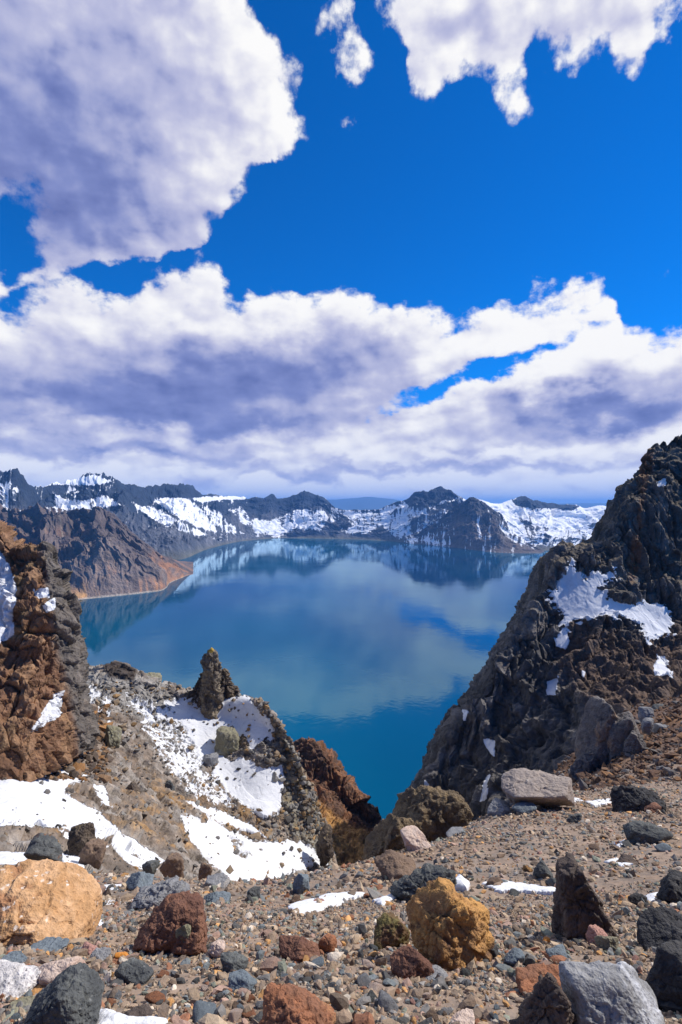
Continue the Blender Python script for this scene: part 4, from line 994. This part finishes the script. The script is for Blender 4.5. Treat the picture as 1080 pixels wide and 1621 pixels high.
B('boulder', 'long ridged dark grey boulder lying behind the golden yellow boulder', 'boulder', (619, 1374, 724, 1427), 'charcoal', 319, level=6, deep=0.45, rough=0.06, ledge=0.9, sharp=13, cuts=[((-0.5, -0.2, 0.85), 0.55)])
B('boulder', 'low brown grey boulder at the brink of the gravel above the long ridged one', 'boulder', (594, 1352, 662, 1392), 'brown', 320, cuts=[((-0.5, -0.3, 0.8), 0.6), ((0.5, -0.2, 0.85), 0.6)])
B('boulder', 'dark standing boulder with a steep left face and a slanting right back', 'boulder', (882, 1374, 970, 1492), 'darkbrown', 321, deep=0.8, level=6, rough=0.06, sharp=24, facets=4, lo=0.9,
  cuts=[((0.80, 0.0, 0.58), 0.52), ((-0.99, -0.1, 0.05), 0.72), ((-0.1, -0.90, 0.35), 0.62), ((-0.2, 0, 1.0), 0.92)])
B('boulder', 'large flat fawn slab boulder lying on the brink below the dark cliff', 'boulder', (796, 1225, 911, 1285), 'slab', 322, deep=0.62, level=6, sharp=24, rough=0.03, facets=5, lo=0.9, bury=0.08,
  cuts=[((-0.16, -0.30, 0.93), 0.62), ((-0.1, -0.75, -0.62), 0.62), ((-0.85, -0.2, -0.3), 0.84), ((0.9, -0.3, 0.1), 0.88), ((-0.75, -0.1, 0.55), 0.80)])
B('boulder', 'black jagged boulder on the slope right of the flat fawn slab', 'boulder', (968, 1239, 1049, 1283), 'black', 323, level=6, rough=0.07, cuts=[((0.55, -0.3, 0.75), 0.6)])
B('boulder', 'dark angular block on the slope with a snow scrap at its left foot', 'boulder', (988, 1302, 1053, 1340), 'charcoal', 324, sharp=24, cuts=[((-0.2, -0.25, 0.92), 0.62), ((-0.5, -0.8, 0.1), 0.66)])
B('boulder', 'black rounded rock at the right edge above the two big dark ones', 'boulder', (1044, 1389, 1098, 1432), 'black', 325, sharp=12, rough=0.07)
B('stone', 'small dark stone beside a snow scrap left of the black rounded rock', 'stone', (992, 1413, 1027, 1438), 'black', 326)
B('boulder', 'dark grey boulder with a slanting top near the right edge, upper of two', 'boulder', (1009, 1450, 1115, 1507), 'black', 327, level=6, sharp=20, rough=0.045, cuts=[((-0.7, -0.3, 0.62), 0.52), ((0.5, -0.1, 0.85), 0.7)])
B('boulder', 'very dark boulder with an olive top at the right edge, lower of two', 'boulder', (1024, 1498, 1150, 1612), 'black', 328, level=6, sharp=18, rough=0.045, cuts=[((-0.95, -0.2, 0.2), 0.8), ((0, -0.8, 0.6), 0.75)])
B('boulder', 'big silver grey boulder with pale streaks at the bottom edge', 'boulder', (904, 1556, 1062, 1690), 'silver', 329, deep=0.7, level=6, sharp=22, rough=0.045, facets=6, lo=0.85,
  cuts=[((0.78, -0.25, 0.60), 0.66), ((-0.15, -0.72, 0.68), 0.60), ((-0.97, -0.2, 0.1), 0.86)])
B('boulder', 'dark brown jagged boulder leaning on the silver grey one', 'boulder', (818, 1548, 918, 1680), 'darkbrown', 330, level=6, rough=0.09, cuts=[((-0.65, -0.3, 0.7), 0.5)])
B('boulder', 'flat rust orange rock above the dark brown jagged boulder', 'boulder', (820, 1531, 908, 1578), 'rust', 331, rough=0.06, cuts=[((0, -0.4, 0.9), 0.6)])
B('boulder', 'rough rust orange rock cut by the bottom edge near the middle', 'boulder', (413, 1577, 532, 1660), 'rust', 332, level=6, rough=0.07, sharp=12)
B('stone', 'pink stone leaning on the foot of the dark standing boulder', 'stone', (930, 1467, 962, 1499), 'pink', 333, sharp=24, cuts=[((0.5, -0.4, 0.75), 0.5)])
B('stone', 'pale olive grey stone right beside the pink stone', 'stone', (945, 1480, 982, 1511), 'olive', 334)
B('stone', 'pointed grey stone by the left end of the flat fawn slab', 'stone', (770, 1269, 811, 1294), 'grey', 335, cuts=[((-0.6, -0.3, 0.7), 0.5), ((0.7, -0.2, 0.7), 0.55)])
B('stone', 'rounded grey green stone below the left half of the flat fawn slab', 'stone', (810, 1272, 848, 1290), 'bluegrey', 336, sharp=10)
B('stone', 'dark pointed stone above the snow scraps left of the dark standing boulder', 'stone', (846, 1366, 876, 1394), 'charcoal', 337, cuts=[((0.7, -0.2, 0.6), 0.5)])
B('stone', 'dark slanting stone touching the snow patch left of the dark standing boulder', 'stone', (866, 1389, 888, 1405), 'charcoal', 338)
B('stone', 'flat dark stone in snow up the slope right of the dark standing boulder', 'stone', (976, 1356, 1014, 1370), 'darkbrown', 339)
B('stone', 'blue grey stone below right of the golden yellow boulder', 'stone', (797, 1510, 829, 1538), 'bluegrey', 340)
B('stone', 'dusty grey flat stone below the shaded red brown block', 'stone', (655, 1534, 712, 1558), 'grey', 341)
B('stone', 'dark grey stone right of the reddish brown boulder foot', 'stone', (348, 1514, 392, 1545), 'charcoal', 342)
B('stone', 'rough blue grey stone below the dark grey one in the left gravel', 'stone', (362, 1541, 406, 1572), 'bluegrey', 343)
B('stone', 'dark green grey flat stone in the gravel right of the golden yellow boulder', 'stone', (866, 1503, 898, 1526), 'bluegrey', 344)
B('stone', 'bright orange round stone left of the reddish brown boulder', 'stone', (183, 1508, 204, 1525), 'orange', 345, sharp=10, level=4)
B('stone', 'bright yellow orange pebble stone above the dark green grey stone', 'stone', (858, 1486, 871, 1498), 'orange', 346, sharp=10, level=4)
B('stone', 'pale brown boulder on the gravel brink below the rocky knoll', 'stone', (634, 1312, 682, 1347), 'cream', 347)
B('stone', 'warm grey rock on the brink right of the rocky knoll', 'stone', (688, 1279, 748, 1313), 'brown', 348, rough=0.08)
B('stone', 'grey stone below left of the warm grey rock on the brink', 'stone', (706, 1310, 736, 1322), 'grey', 349, level=4)
B('stone', 'dark square stone on the slope below the flat fawn slab', 'stone', (897, 1288, 921, 1306), 'charcoal', 350, sharp=26)
B('stone', 'dark brown flat stone on the slope below the black jagged boulder', 'stone', (1020, 1274, 1046, 1290), 'redbrown', 351)
B('stone', 'yellowish stone lying on the reddish brown boulder', 'stone', (278, 1468, 302, 1494), 'olive', 352, deep=0.4, at=float(hit(274, 1516)[1]) + 0.02, bury=0.05, sharp=24)
B('stone', 'white topped stone right of the reddish brown boulder foot', 'stone', (331, 1492, 356, 1520), 'cream', 353)
B('stone', 'grey flat stone between the tan and the reddish brown boulders', 'stone', (142, 1506, 172, 1528), 'grey', 354)
B('stone', 'orange pink stone just right of the tan boulder', 'stone', (128, 1496, 160, 1520), 'pink', 355)
B('stone', 'dark blue grey flat stone touching the foot of the tan boulder', 'stone', (46, 1494, 104, 1512), 'bluegrey', 356)
B('stone', 'pale green grey flat stone below the foot of the tan boulder', 'stone', (2, 1512, 46, 1532), 'bluegrey', 357)
B('stone', 'olive green flat stone left of the domed charcoal boulder', 'stone', (16, 1586, 62, 1608), 'olive', 358)
B('stone', 'dark purple grey stone near the bottom edge beside the snow', 'stone', (196, 1592, 242, 1618), 'darkbrown', 359)
B('stone', 'pale flat stone at the bottom edge right of the rough rust rock', 'stone', (712, 1600, 752, 1622), 'cream', 360)
B('stone', 'black stone tucked against the right foot of the golden yellow boulder', 'stone', (756, 1492, 790, 1524), 'black', 361)

# boulders up on the snowy ridge
for i, (box, dep, mt, lab) in enumerate([
        ((343, 1163, 381, 1204), 79.5, 'olive', 'large olive grey boulder standing in the ridge snowfield below the pinnacle'),
        ((317, 1199, 346, 1230), 77.0, 'grey', 'dark grey rounded boulder at the left rim of the ridge snowfield'),
        ((166, 1153, 190, 1189), 68.0, 'olive', 'upright olive boulder on the brown ridge slope beside the rusty cliff'),
        ((222, 1068, 252, 1096), 92.0, 'olive', 'pale olive boulder on the ridge crest left of the pinnacle'),
        ((256, 1240, 276, 1262), 66.0, 'charcoal', 'dark slab on the ridge slope below the left rim of the snowfield'),
        ((414, 1170, 438, 1192), 80.0, 'crag', 'dark mossy boulder in the right part of the ridge snowfield'),
        ((378, 1166, 394, 1186), 81.0, 'crag', 'brown boulder in the middle of the ridge snowfield'),
        ((186, 1250, 220, 1292), 57.0, 'crag', 'dark jagged block at the right end of the lower snowfield'),
        ((112, 1312, 150, 1346), 30.0, 'crag', 'dark brown blocky rock below the lower snowfield'),
        ((130, 1340, 168, 1374), 27.0, 'brown', 'ochre brown lump of rock beside the flat tilted slab'),
        ((225, 1368, 250, 1390), 24.0, 'charcoal', 'dark boulder above the grey green wedge stone'),
        ((258, 1360, 292, 1392), 24.0, 'brown', 'fawn brown boulder above the grey lumpy boulder'),
        ((315, 1372, 336, 1394), 24.0, 'brown', 'small fawn rock on the snow edge above the gravel brink'),
        ((500, 1318, 528, 1366), 68.5, 'crag', 'dark rock fin at the lower end of the ridge')]):
    B('boulder', lab, 'boulder', box, mt, 380 + i, at=dep, bury=0.2, level=5, deep=0.9, rough=0.07)

# ------------------------------------------------------------------ pinnacle on the ridge crest
def spire_mesh(outline, depth, squash, seed, rough, nseg=90, nring=150):
    o_ = np.array(outline, float)           # rows (py, left px, right px), from the foot up
    t = np.linspace(0, len(o_) - 1, nring); R_ = pchip(o_, nring)
    k = depth / F
    th = np.linspace(0, 2 * np.pi, nseg, endpoint=False)
    cx_ = (R_[:, 1] + R_[:, 2]) / 2; hw = (R_[:, 2] - R_[:, 1]) / 2 * k
    x = ((cx_ - CX) * k)[:, None] + hw[:, None] * np.cos(th)[None]
    y = depth + hw[:, None] * squash * np.sin(th)[None]
    z = np.repeat(((HZ - R_[:, 0]) * k)[:, None], nseg, 1)
    P_ = np.stack([x, y, z], 2).reshape(-1, 3)
    q = P_ / 1.25; wv = np.stack([fbm(q, 3, 0.5, seed + j) for j in range(3)], 1)
    _, gap, cid, t1_ = cells(q * (1, 1, 0.55) + wv * 0.25, seed, True); _, g2_, c2_, t2_ = cells(q * 2.6 + wv * 0.4, seed + 1, True)
    dsp = rough * (0.8 * (cid - 0.5) + 0.9 * t1_ + 0.3 * (c2_ - 0.5) + 0.5 * t2_ + 0.6 * fbm(q * 0.9, 4, 0.55, seed + 5) - 0.3 * np.exp(-gap / 0.06))
    nrm = np.stack([np.cos(th), np.sin(th), 0 * th], 1)
    P_ = P_ + np.tile(nrm, (nring, 1)) * (dsp * np.minimum(1, np.repeat(hw, nseg) / 0.8))[:, None]
    top = P_[-nseg:].mean(0) + (0, 0, 0.15)
    V_ = np.vstack([P_, top])
    a = np.arange(nring - 1)[:, None] * nseg; j = np.arange(nseg)[None]; j2 = (j + 1) % nseg
    q4 = np.stack([(a + j).ravel(), (a + j2).ravel(), (a + nseg + j2).ravel(), (a + nseg + j).ravel()], 1)
    cap = np.stack([(nring - 1) * nseg + j.ravel(), (nring - 1) * nseg + j2.ravel(), np.full(nseg, len(P_)), np.full(nseg, len(P_))], 1)
    tris = np.concatenate([q4[:, [0, 1, 2]], q4[:, [0, 2, 3]], cap[:, :3]])
    return V_, tris
pin = bpy.data.objects.new('rock_pinnacle', None); C.objects.link(pin)
pb = W(330, 1108, 87.0); pin.location = pb
tag(pin, 'tall finger of brown rock with a yellow tip on the snowy ridge crest', 'rock pinnacle')
def part(name, VF, mat, parent, base, label=None):
    V_, Fc = VF
    o = add(name, mesh_from(name, V_ - base, Fc), mat, parent)
    if label: o['label'] = label
    return o
part('spire', spire_mesh([(1135, 316, 352), (1112, 318, 350), (1095, 319, 348), (1080, 320, 349), (1066, 322, 350), (1052, 323, 349), (1042, 324, 347), (1034, 327, 344), (1029, 330, 340)], 86.5, 0.8, 401, 0.52), MS['spire'], pin, pb)
part('crag', spire_mesh([(1140, 276, 336), (1118, 282, 334), (1104, 290, 332), (1095, 299, 330), (1084, 306, 328), (1074, 312, 328), (1066, 318, 327)], 88.0, 0.7, 411, 0.95), MS['crag'], pin, pb)
part('crag', spire_mesh([(1140, 336, 390), (1112, 340, 384), (1098, 343, 378), (1086, 345, 369), (1074, 347, 364), (1064, 350, 361), (1059, 353, 357)], 88.5, 0.7, 421, 0.8), MS['crag'], pin, pb)
part('cap', spire_mesh([(1032.5, 330, 340), (1030, 330.5, 339.5), (1027.5, 332, 338.5), (1026, 333.5, 337)], 86.4, 0.9, 431, 0.2, 40, 30), MS['lichen'], pin, pb, 'yellow lichen covered tip of the finger')

def crag_thing(name, label, cat, pieces, mat, seed):
    """An outcrop of several big blocks; the blocks are its parts."""
    b0 = None
    r = bpy.data.objects.new(name, None); C.objects.link(r)
    tag(r, label, cat)
    for i, (pn, box, dep, deep, kw) in enumerate(pieces):
        x0, y0, x1, y1 = box; p = W(0.5 * (x0 + x1), y1, dep); w_ = (x1 - x0) / F * dep; h_ = (y1 - y0) / F * dep
        V_, Fc = stone_shape(seed + i, (w_, w_ * deep, h_), level=6, **kw)
        if b0 is None: b0 = p; r.location = p
        o = add(pn, mesh_from(pn, V_ + (p - b0), Fc), MS[mat], r)
        TAKEN.append((0.5 * (x0 + x1), 0.5 * (y0 + y1), 0.5 * (x1 - x0), 0.5 * (y1 - y0)))
    return r
crag_thing('rock_outcrop', 'split grey brown outcrop sticking out of the rust scree below the right cliff', 'rock outcrop', [
    ('block', (922, 1111, 990, 1262), 40.0, 0.8, dict(sharp=22, rough=0.05, facets=8, cuts=[((-0.85, -0.3, 0.35), 0.66), ((0.3, -0.9, 0.2), 0.7), ((0.7, 0, 0.7), 0.8)])),
    ('block', (962, 1132, 1028, 1262), 39.0, 0.8, dict(sharp=24, rough=0.04, facets=8, cuts=[((0.75, -0.3, 0.5), 0.55), ((-0.4, -0.85, 0.1), 0.7)])),
    ('block', (903, 1190, 950, 1262), 39.5, 0.9, dict(sharp=16, rough=0.07)),
    ('block', (988, 1160, 1022, 1200), 38.0, 0.8, dict(sharp=22, rough=0.05))], 'outcrop', 440)
crag_thing('rock_knoll', 'mossy brown rock knoll at the brink between the gully and the gravel', 'rock knoll', [
    ('block', (612, 1250, 742, 1385), 33.0, 0.8, dict(sharp=12, rough=0.065, facets=10, pits=0.2, cuts=[((-0.7, -0.2, 0.65), 0.62)])),
    ('block', (576, 1292, 660, 1400), 31.0, 0.8, dict(sharp=12, rough=0.07, facets=10, pits=0.2, cuts=[((-0.75, -0.2, 0.6), 0.5)]))], 'knoll', 450)

# grey rocks on the rust scree at the right
for i, (box, dep, lab) in enumerate([((1014, 1124, 1036, 1150), 47, 'upper grey block on the rust scree right of the split outcrop'), ((1034, 1122, 1062, 1136), 52, 'dark flat rock on the rust scree near the cliff foot'),
        ((1036, 1152, 1062, 1172), 44, 'flat grey rock on the rust scree at the right'), ((1015, 1142, 1036, 1160), 44, 'pale grey block on the rust scree just right of the split outcrop'),
        ((1048, 1200, 1072, 1234), 33, 'dark upright rock low on the rust scree near the right edge')]):
    B('boulder', lab, 'boulder', box, 'charcoal' if i in (1, 4) else 'grey', 460 + i, at=dep, bury=0.25, sharp=22)

# ------------------------------------------------------------------ snow left on the gravel
def snow_mat():
    m, t, b = new_mat('old_snow')
    g = t.nodes.new('ShaderNodeNewGeometry'); n = noise(t, g.outputs['Position'], 9.0, 5.0, 0.6, dim='3D'); n2 = noise(t, g.outputs['Position'], 50.0, 3.0, 0.6, dim='3D')
    link(t, mixc(t, n.step(0.50, 0.75) * 0.55, (0.76, 0.77, 0.79), (0.66, 0.62, 0.57)), b.inputs['Base Color'])
    b.inputs['Roughness'].default_value = 0.7
    bn = t.nodes.new('ShaderNodeBump'); bn.inputs['Distance'].default_value = 0.02
    t.links.new((n + n2 * 0.3).s, bn.inputs['Height']); t.links.new(bn.outputs[0], b.inputs['Normal'])
    return m
m_snow = snow_mat()
def snow_patch(label, poly, thick, seed, ragged=0.35):
    g = np.array([hit(*p) for p in poly]); xy = g[:, :2]
    lo_, hi_ = xy.min(0), xy.max(0); pad = 0.15 * (hi_ - lo_) + 0.05
    n = 110
    gx, gy = np.meshgrid(np.linspace(lo_[0] - pad[0], hi_[0] + pad[0], n), np.linspace(lo_[1] - pad[1], hi_[1] + pad[1], n), indexing='ij')
    sd = poly_sd(gx.ravel(), gy.ravel(), [tuple(p) for p in xy])
    wdt = max(0.04, 0.25 * min(hi_ - lo_))
    P_ = np.stack([gx.ravel(), gy.ravel(), 0 * gx.ravel()], 1)
    sd = sd + wdt * ragged * 2.0 * fbm(P_ / (wdt * 1.3), 5, 0.6, seed)
    z = ground_z(gx, gy).ravel(); zs = ground_smooth(gx, gy).ravel()
    top = zs + thick * np.sqrt(np.clip(sd / wdt, 0, 1)) * (1 + 0.5 * fbm(P_ / (wdt * 2), 3, 0.5, seed + 2)) + 0.012
    z = np.where(sd > 0, np.maximum(top, lerp(z, top, 0.75)), z - 0.05)
    fc = grid_faces(n, n, True); keep = (sd[fc] > -0.03 * wdt * 8).any(1) & (sd[fc].max(1) > 0)
    fc = fc[keep]; used = np.unique(fc); re = -np.ones(n * n, int); re[used] = np.arange(len(used))
    V_ = np.stack([gx.ravel(), gy.ravel(), z], 1)[used]
    me = mesh_from('snow_patch', V_ - xy.mean(0).tolist().__add__([0.0]), re[fc])
    o = add('snow_patch', me, m_snow); o.location = (*xy.mean(0), 0)
    return tag(o, label, 'snow patch', 'snow scraps left on the gravel')
snow_patch('long strip of snow across the gravel left of the golden yellow boulder', [(452, 1440), (480, 1428), (520, 1418), (560, 1414), (580, 1416), (545, 1428), (500, 1446), (470, 1449)], 0.05, 501)
snow_patch('short pointed strip of snow left of the long ridged boulder', [(590, 1428), (630, 1414), (626, 1424), (604, 1437)], 0.05, 502)
snow_patch('small peaked heap of snow right behind the golden yellow boulder', [(706, 1408), (726, 1391), (744, 1402), (740, 1412)], 0.14, 503, 0.1)
snow_patch('broad thin snow patch left of the dark standing boulder', [(764, 1400), (800, 1393), (826, 1396), (850, 1402), (886, 1406), (880, 1414), (850, 1414), (800, 1411), (776, 1408)], 0.03, 504, 0.6)
snow_patch('thin snow sliver behind the top of the dark standing boulder', [(889, 1375), (912, 1369), (914, 1374), (894, 1379)], 0.03, 505)
snow_patch('snow scrap at the left foot of the dark angular block', [(972, 1336), (992, 1330), (1000, 1337), (980, 1343)], 0.05, 506, 0.15)
snow_patch('snow at the right end of the flat fawn slab', [(895, 1266), (902, 1259), (922, 1264), (924, 1268), (900, 1270)], 0.08, 507)
snow_patch('snow strip at the left of the black jagged boulder', [(930, 1270), (968, 1265), (972, 1271), (940, 1276)], 0.06, 508)
snow_patch('snow left of the pointed grey stone on the brink', [(756, 1281), (796, 1265), (798, 1277), (772, 1286)], 0.08, 509, 0.08)
snow_patch('snow scrap between the two dark stones near the right edge', [(1020, 1420), (1046, 1414), (1052, 1425), (1028, 1430)], 0.04, 510, 0.1)
snow_patch('white snow corner at the bottom edge right of the charcoal boulder', [(150, 1604), (178, 1606), (206, 1618), (266, 1622), (262, 1640), (150, 1640)], 0.07, 511, 0.2)
snow_patch('thin snow beside the flat dark stone up the slope', [(958, 1366), (976, 1359), (1000, 1370), (984, 1374)], 0.03, 512)
snow_patch('small snow scrap between the tan and the grey lumpy boulders', [(146, 1461), (160, 1458), (168, 1466), (152, 1472)], 0.03, 513)

# ------------------------------------------------------------------ loose stones, each one its own object
def free(px, py, rad):
    return all(((px - a) / (c + rad)) ** 2 + ((py - b) / (e + rad)) ** 2 > 0.9 for a, b, c, e in TAKEN)
loose = [('grey', 'loose grey stone lying in the gravel', 'loose grey stones', 40), ('bluegrey', 'loose blue grey stone lying in the gravel', 'loose blue grey stones', 36), ('charcoal', 'loose charcoal stone lying in the gravel', 'loose charcoal stones', 40),
         ('brown', 'loose brown stone lying in the gravel', 'loose brown stones', 34), ('rust', 'loose rust red stone lying in the gravel', 'loose rust red stones', 22), ('yellow', 'loose ochre yellow stone lying in the gravel', 'loose ochre yellow stones', 20),
         ('cream', 'loose pale cream stone lying in the gravel', 'loose pale cream stones', 24), ('pink', 'loose pinkish stone lying in the gravel', 'loose pinkish stones', 14)]
shape_pool = []
for k in range(12):
    V_, Fc = stone_shape(600 + k, (1.0, 0.85, 0.62), level=4, facets=11, sharp=20, rough=0.06)
    shape_pool.append((V_, Fc))
rs = random.Random(5)
for mt, lab, grp_, cnt in loose:
    meshes = []
    for k in range(12):
        me = mesh_from('stone', shape_pool[k][0] * np.array((1, 1, 1)), shape_pool[k][1]); me.materials.append(MS[mt]); meshes.append(me)
    n_ = 0; tries = 0
    while n_ < cnt and tries < 3000:
        tries += 1
        px_ = rs.uniform(-20, 1100); py_ = 1621 - 330 * rs.random() ** 1.35
        if px_ < 560 and py_ < 1405: continue
        if px_ >= 560 and py_ < 1385 - (px_ - 560) * 0.20: continue
        h_ = hit(px_, py_)
        if h_[1] > 30: continue
        size = min(0.20, 0.046 * math.exp(rs.gauss(0.25, 0.45))) * (1.0 if h_[1] < 9 else 1.6)
        if not free(px_, py_, size * F / h_[1] * 0.5): continue
        o = bpy.data.objects.new('stone', meshes[rs.randrange(12)]); C.objects.link(o)
        o.location = (h_[0], h_[1], h_[2] - size * 0.12)
        o.scale = (size * rs.uniform(0.8, 1.25), size * rs.uniform(0.8, 1.2), size * rs.uniform(0.75, 1.3))
        o.rotation_euler = (rs.uniform(-0.35, 0.35), rs.uniform(-0.35, 0.35), rs.uniform(0, 6.28))
        tag(o, lab, 'stone', grp_); n_ += 1

# ------------------------------------------------------------------ gravel and rubble: what nobody could count
PAL = np.array([(0.15, 0.145, 0.145), (0.115, 0.130, 0.140), (0.055, 0.055, 0.057), (0.24, 0.18, 0.13), (0.36, 0.20, 0.085), (0.20, 0.095, 0.058), (0.40, 0.35, 0.30), (0.25, 0.17, 0.14), (0.14, 0.15, 0.125), (0.19, 0.14, 0.105), (0.29, 0.225, 0.165), (0.13, 0.10, 0.08)])
PW = np.array([1.5, 0.9, 1.2, 2.0, 0.45, 0.5, 0.5, 0.8, 0.6, 2.6, 1.3, 2.0]); PW /= PW.sum()
PAL = PAL * (1.25, 1.24, 1.18)
def heap(name, pos, size, level, seed, pal=PAL, pw=PW, mat=None, flat=0.7, nrm=None):
    r = np.random.default_rng(seed); D, Fc = ico(level); n = len(pos)
    size = np.minimum(size, np.median(size) * 3.2)
    T = []
    for k in range(24):
        N = r.normal(size=(9, 3)); N /= np.linalg.norm(N, axis=1)[:, None]; d = r.uniform(0.55, 1, 9)
        q = np.maximum(D @ N.T, 0.25 * (D @ N.T > -9)) / d
        T.append(D * ((q ** 10).sum(1) ** -0.1)[:, None] * 0.6)
    T = np.array(T)[r.integers(0, 24, n)]
    T = T * (size[:, None] * r.uniform(0.7, 1.3, (n, 3)) * (1, 1, flat))[:, None, :]
    ang_ = r.uniform(0, 6.28, n); tl = r.normal(0, 0.35, n); c_, s_ = np.cos(tl), np.sin(tl)
    y = T[:, :, 1] * c_[:, None] - T[:, :, 2] * s_[:, None]; z = T[:, :, 1] * s_[:, None] + T[:, :, 2] * c_[:, None]; T[:, :, 1] = y; T[:, :, 2] = z
    c_, s_ = np.cos(ang_), np.sin(ang_)
    x = T[:, :, 0] * c_[:, None] - T[:, :, 1] * s_[:, None]; y = T[:, :, 0] * s_[:, None] + T[:, :, 1] * c_[:, None]; T[:, :, 0] = x; T[:, :, 1] = y
    V_ = (T + pos[:, None, :] + np.array((0, 0, 1)) * (size * 0.16)[:, None, None]).reshape(-1, 3)
    Fa = (Fc[None] + (np.arange(n) * len(D))[:, None, None]).reshape(-1, 3)
    col = pal[r.choice(len(pal), n, p=pw)] * r.uniform(0.75, 1.25, (n, 1))
    col = np.repeat(col, len(D), 0)
    return stuff(add(name, mesh_from(name, V_, Fa, col, np.zeros(len(V_)), smooth_faces=False), mat))
m_gravel = terrain_mat('gravel_stone', 14.0, 0.006, 30.0, contrast=0.45)
def scatter(n, d0, d1, seed):
    r = np.random.default_rng(seed)
    d = np.sqrt(r.uniform(d0 * d0, d1 * d1, n)); a = r.uniform(-1.05, 1.05, n)
    x = a * d
    bare = fbm(np.stack([x / 0.9, d / 0.9, 0 * d], 1), 4, 0.55, 740) + 0.25 * fbm(np.stack([x / 3.5, d / 3.5, 0 * d], 1), 3, 0.5, 741)
    k = (bare > -0.06) | (r.random(n) < 0.30); x, d = x[k], d[k]         # drifts of fine grit are left between the stones
    return np.stack([x, d, ground_z(x, d)], 1), r
p_, r_ = scatter(17000, 2.2, 8.5, 701)
heap('gravel', p_, 0.030 * np.exp(r_.normal(0.25, 0.40, len(p_))), 2, 702, mat=m_gravel)
p_, r_ = scatter(92000, 2.4, 9.5, 703)
heap('gravel', p_, 0.015 * np.exp(r_.normal(0.15, 0.45, len(p_))), 1, 704, mat=m_gravel)
p_, r_ = scatter(76000, 9.0, 30.0, 705)
heap('gravel', p_, 0.042 * np.exp(r_.normal(0.0, 0.55, len(p_))), 1, 706, mat=m_gravel)

# stones banked up against the feet of the boulders
bank = []
for a, b, c, e in TAKEN:
    if b + e > 1380 or (a > 640 and b + e > 1285):
        for k in range(int(min(70, 6 + c * 0.9))):
            h_ = hit(a + c * 1.05 * math.sin(rs.uniform(-1.6, 1.6)), b + e - 2 + abs(rs.gauss(0, 0.09)) * c * rs.choice((-0.6, 1)))
            if h_[1] < 30: bank.append((*h_, 0.0042 * h_[1] * math.exp(rs.gauss(0.25, 0.5))))
bank = np.array(bank)
heap('gravel', bank[:, :3], bank[:, 3], 2, 708, mat=m_gravel)

# rubble on the ridge and on the rust scree
def vis_points(P, n, seed, x0, x1, y0, y1):
    r = np.random.default_rng(seed); fl = P.reshape(-1, 3); px, py = proj(fl)
    ok = np.nonzero((px > x0) & (px < x1) & (py > y0) & (py < y1))[0]
    pick = r.choice(ok, n)
    global VIS_CALM
    VIS_CALM = ridge_calm[pick]
    return fl[pick], r
RPAL = np.array([(0.15, 0.14, 0.13), (0.10, 0.09, 0.08), (0.20, 0.15, 0.10), (0.24, 0.15, 0.07), (0.22, 0.21, 0.19), (0.06, 0.055, 0.05)])
m_rubble = terrain_mat('rubble_stone', 4.0, 0.03, 8.0, contrast=0.5)
p_, r_ = vis_points(ridge_P, 9000, 711, -40, 520, 1080, 1420)
keep = r_.random(len(p_)) > np.where(VIS_CALM > 0.3, 0.93, 0.35); p_ = p_[keep]
dd_ = p_[:, 1]
heap('rubble', p_, 0.0042 * dd_ * np.exp(r_.normal(-0.15, 0.55, len(p_))), 1, 712, RPAL, np.array([2, 1.5, 2, 1, 1.2, 1]) / 8.7, m_rubble)
p_, r_ = vis_points(ridge_P, 3600, 731, -60, 170, 1120, 1235)
heap('rubble', p_, 0.0062 * p_[:, 1] * np.exp(r_.normal(-0.1, 0.6, len(p_))), 1, 732, RPAL * (0.9, 0.75, 0.65), np.array([1, 1.5, 2, 2, 1, 1]) / 8.5, m_rubble)
r_ = np.random.default_rng(721); d_ = r_.uniform(28, 62, 5200); a_ = r_.uniform(0.34, 0.70, 5200)
p_ = np.stack([a_ * d_, d_, ground_z(a_ * d_, d_)], 1)
heap('rubble', p_, 0.15 * np.exp(r_.normal(0, 0.6, len(p_))), 1, 722, np.array([(0.10, 0.06, 0.042), (0.20, 0.11, 0.055), (0.14, 0.085, 0.055), (0.13, 0.12, 0.115), (0.055, 0.045, 0.04)]), np.array([2, 1.2, 2, 1, 1]) / 7.2, m_rubble)
# ------------------------------------------------------------------ air over the lake
def haze():
    x0, x1, y0, y1, z0, z1 = -30000, 30000, -24000, 47500, -273.0, 420.0
    V = np.array([(x, y, z) for x in (x0, x1) for y in (y0, y1) for z in (z0, z1)], float)
    Fc = np.array([(0, 1, 3, 2), (4, 6, 7, 5), (0, 4, 5, 1), (2, 3, 7, 6), (0, 2, 6, 4), (1, 5, 7, 3)])
    m = bpy.data.materials.new('haze_air'); m.use_nodes = True
    t = m.node_tree; t.nodes.clear()
    o = t.nodes.new('ShaderNodeOutputMaterial'); v = t.nodes.new('ShaderNodeVolumePrincipled')
    v.inputs['Color'].default_value = (0.18, 0.46, 1.0, 1.0); v.inputs['Density'].default_value = 0.000048
    t.links.new(v.outputs[0], o.inputs['Volume'])
    stuff(add('haze', mesh_from('haze', V, Fc, smooth_faces=False), m))
haze()
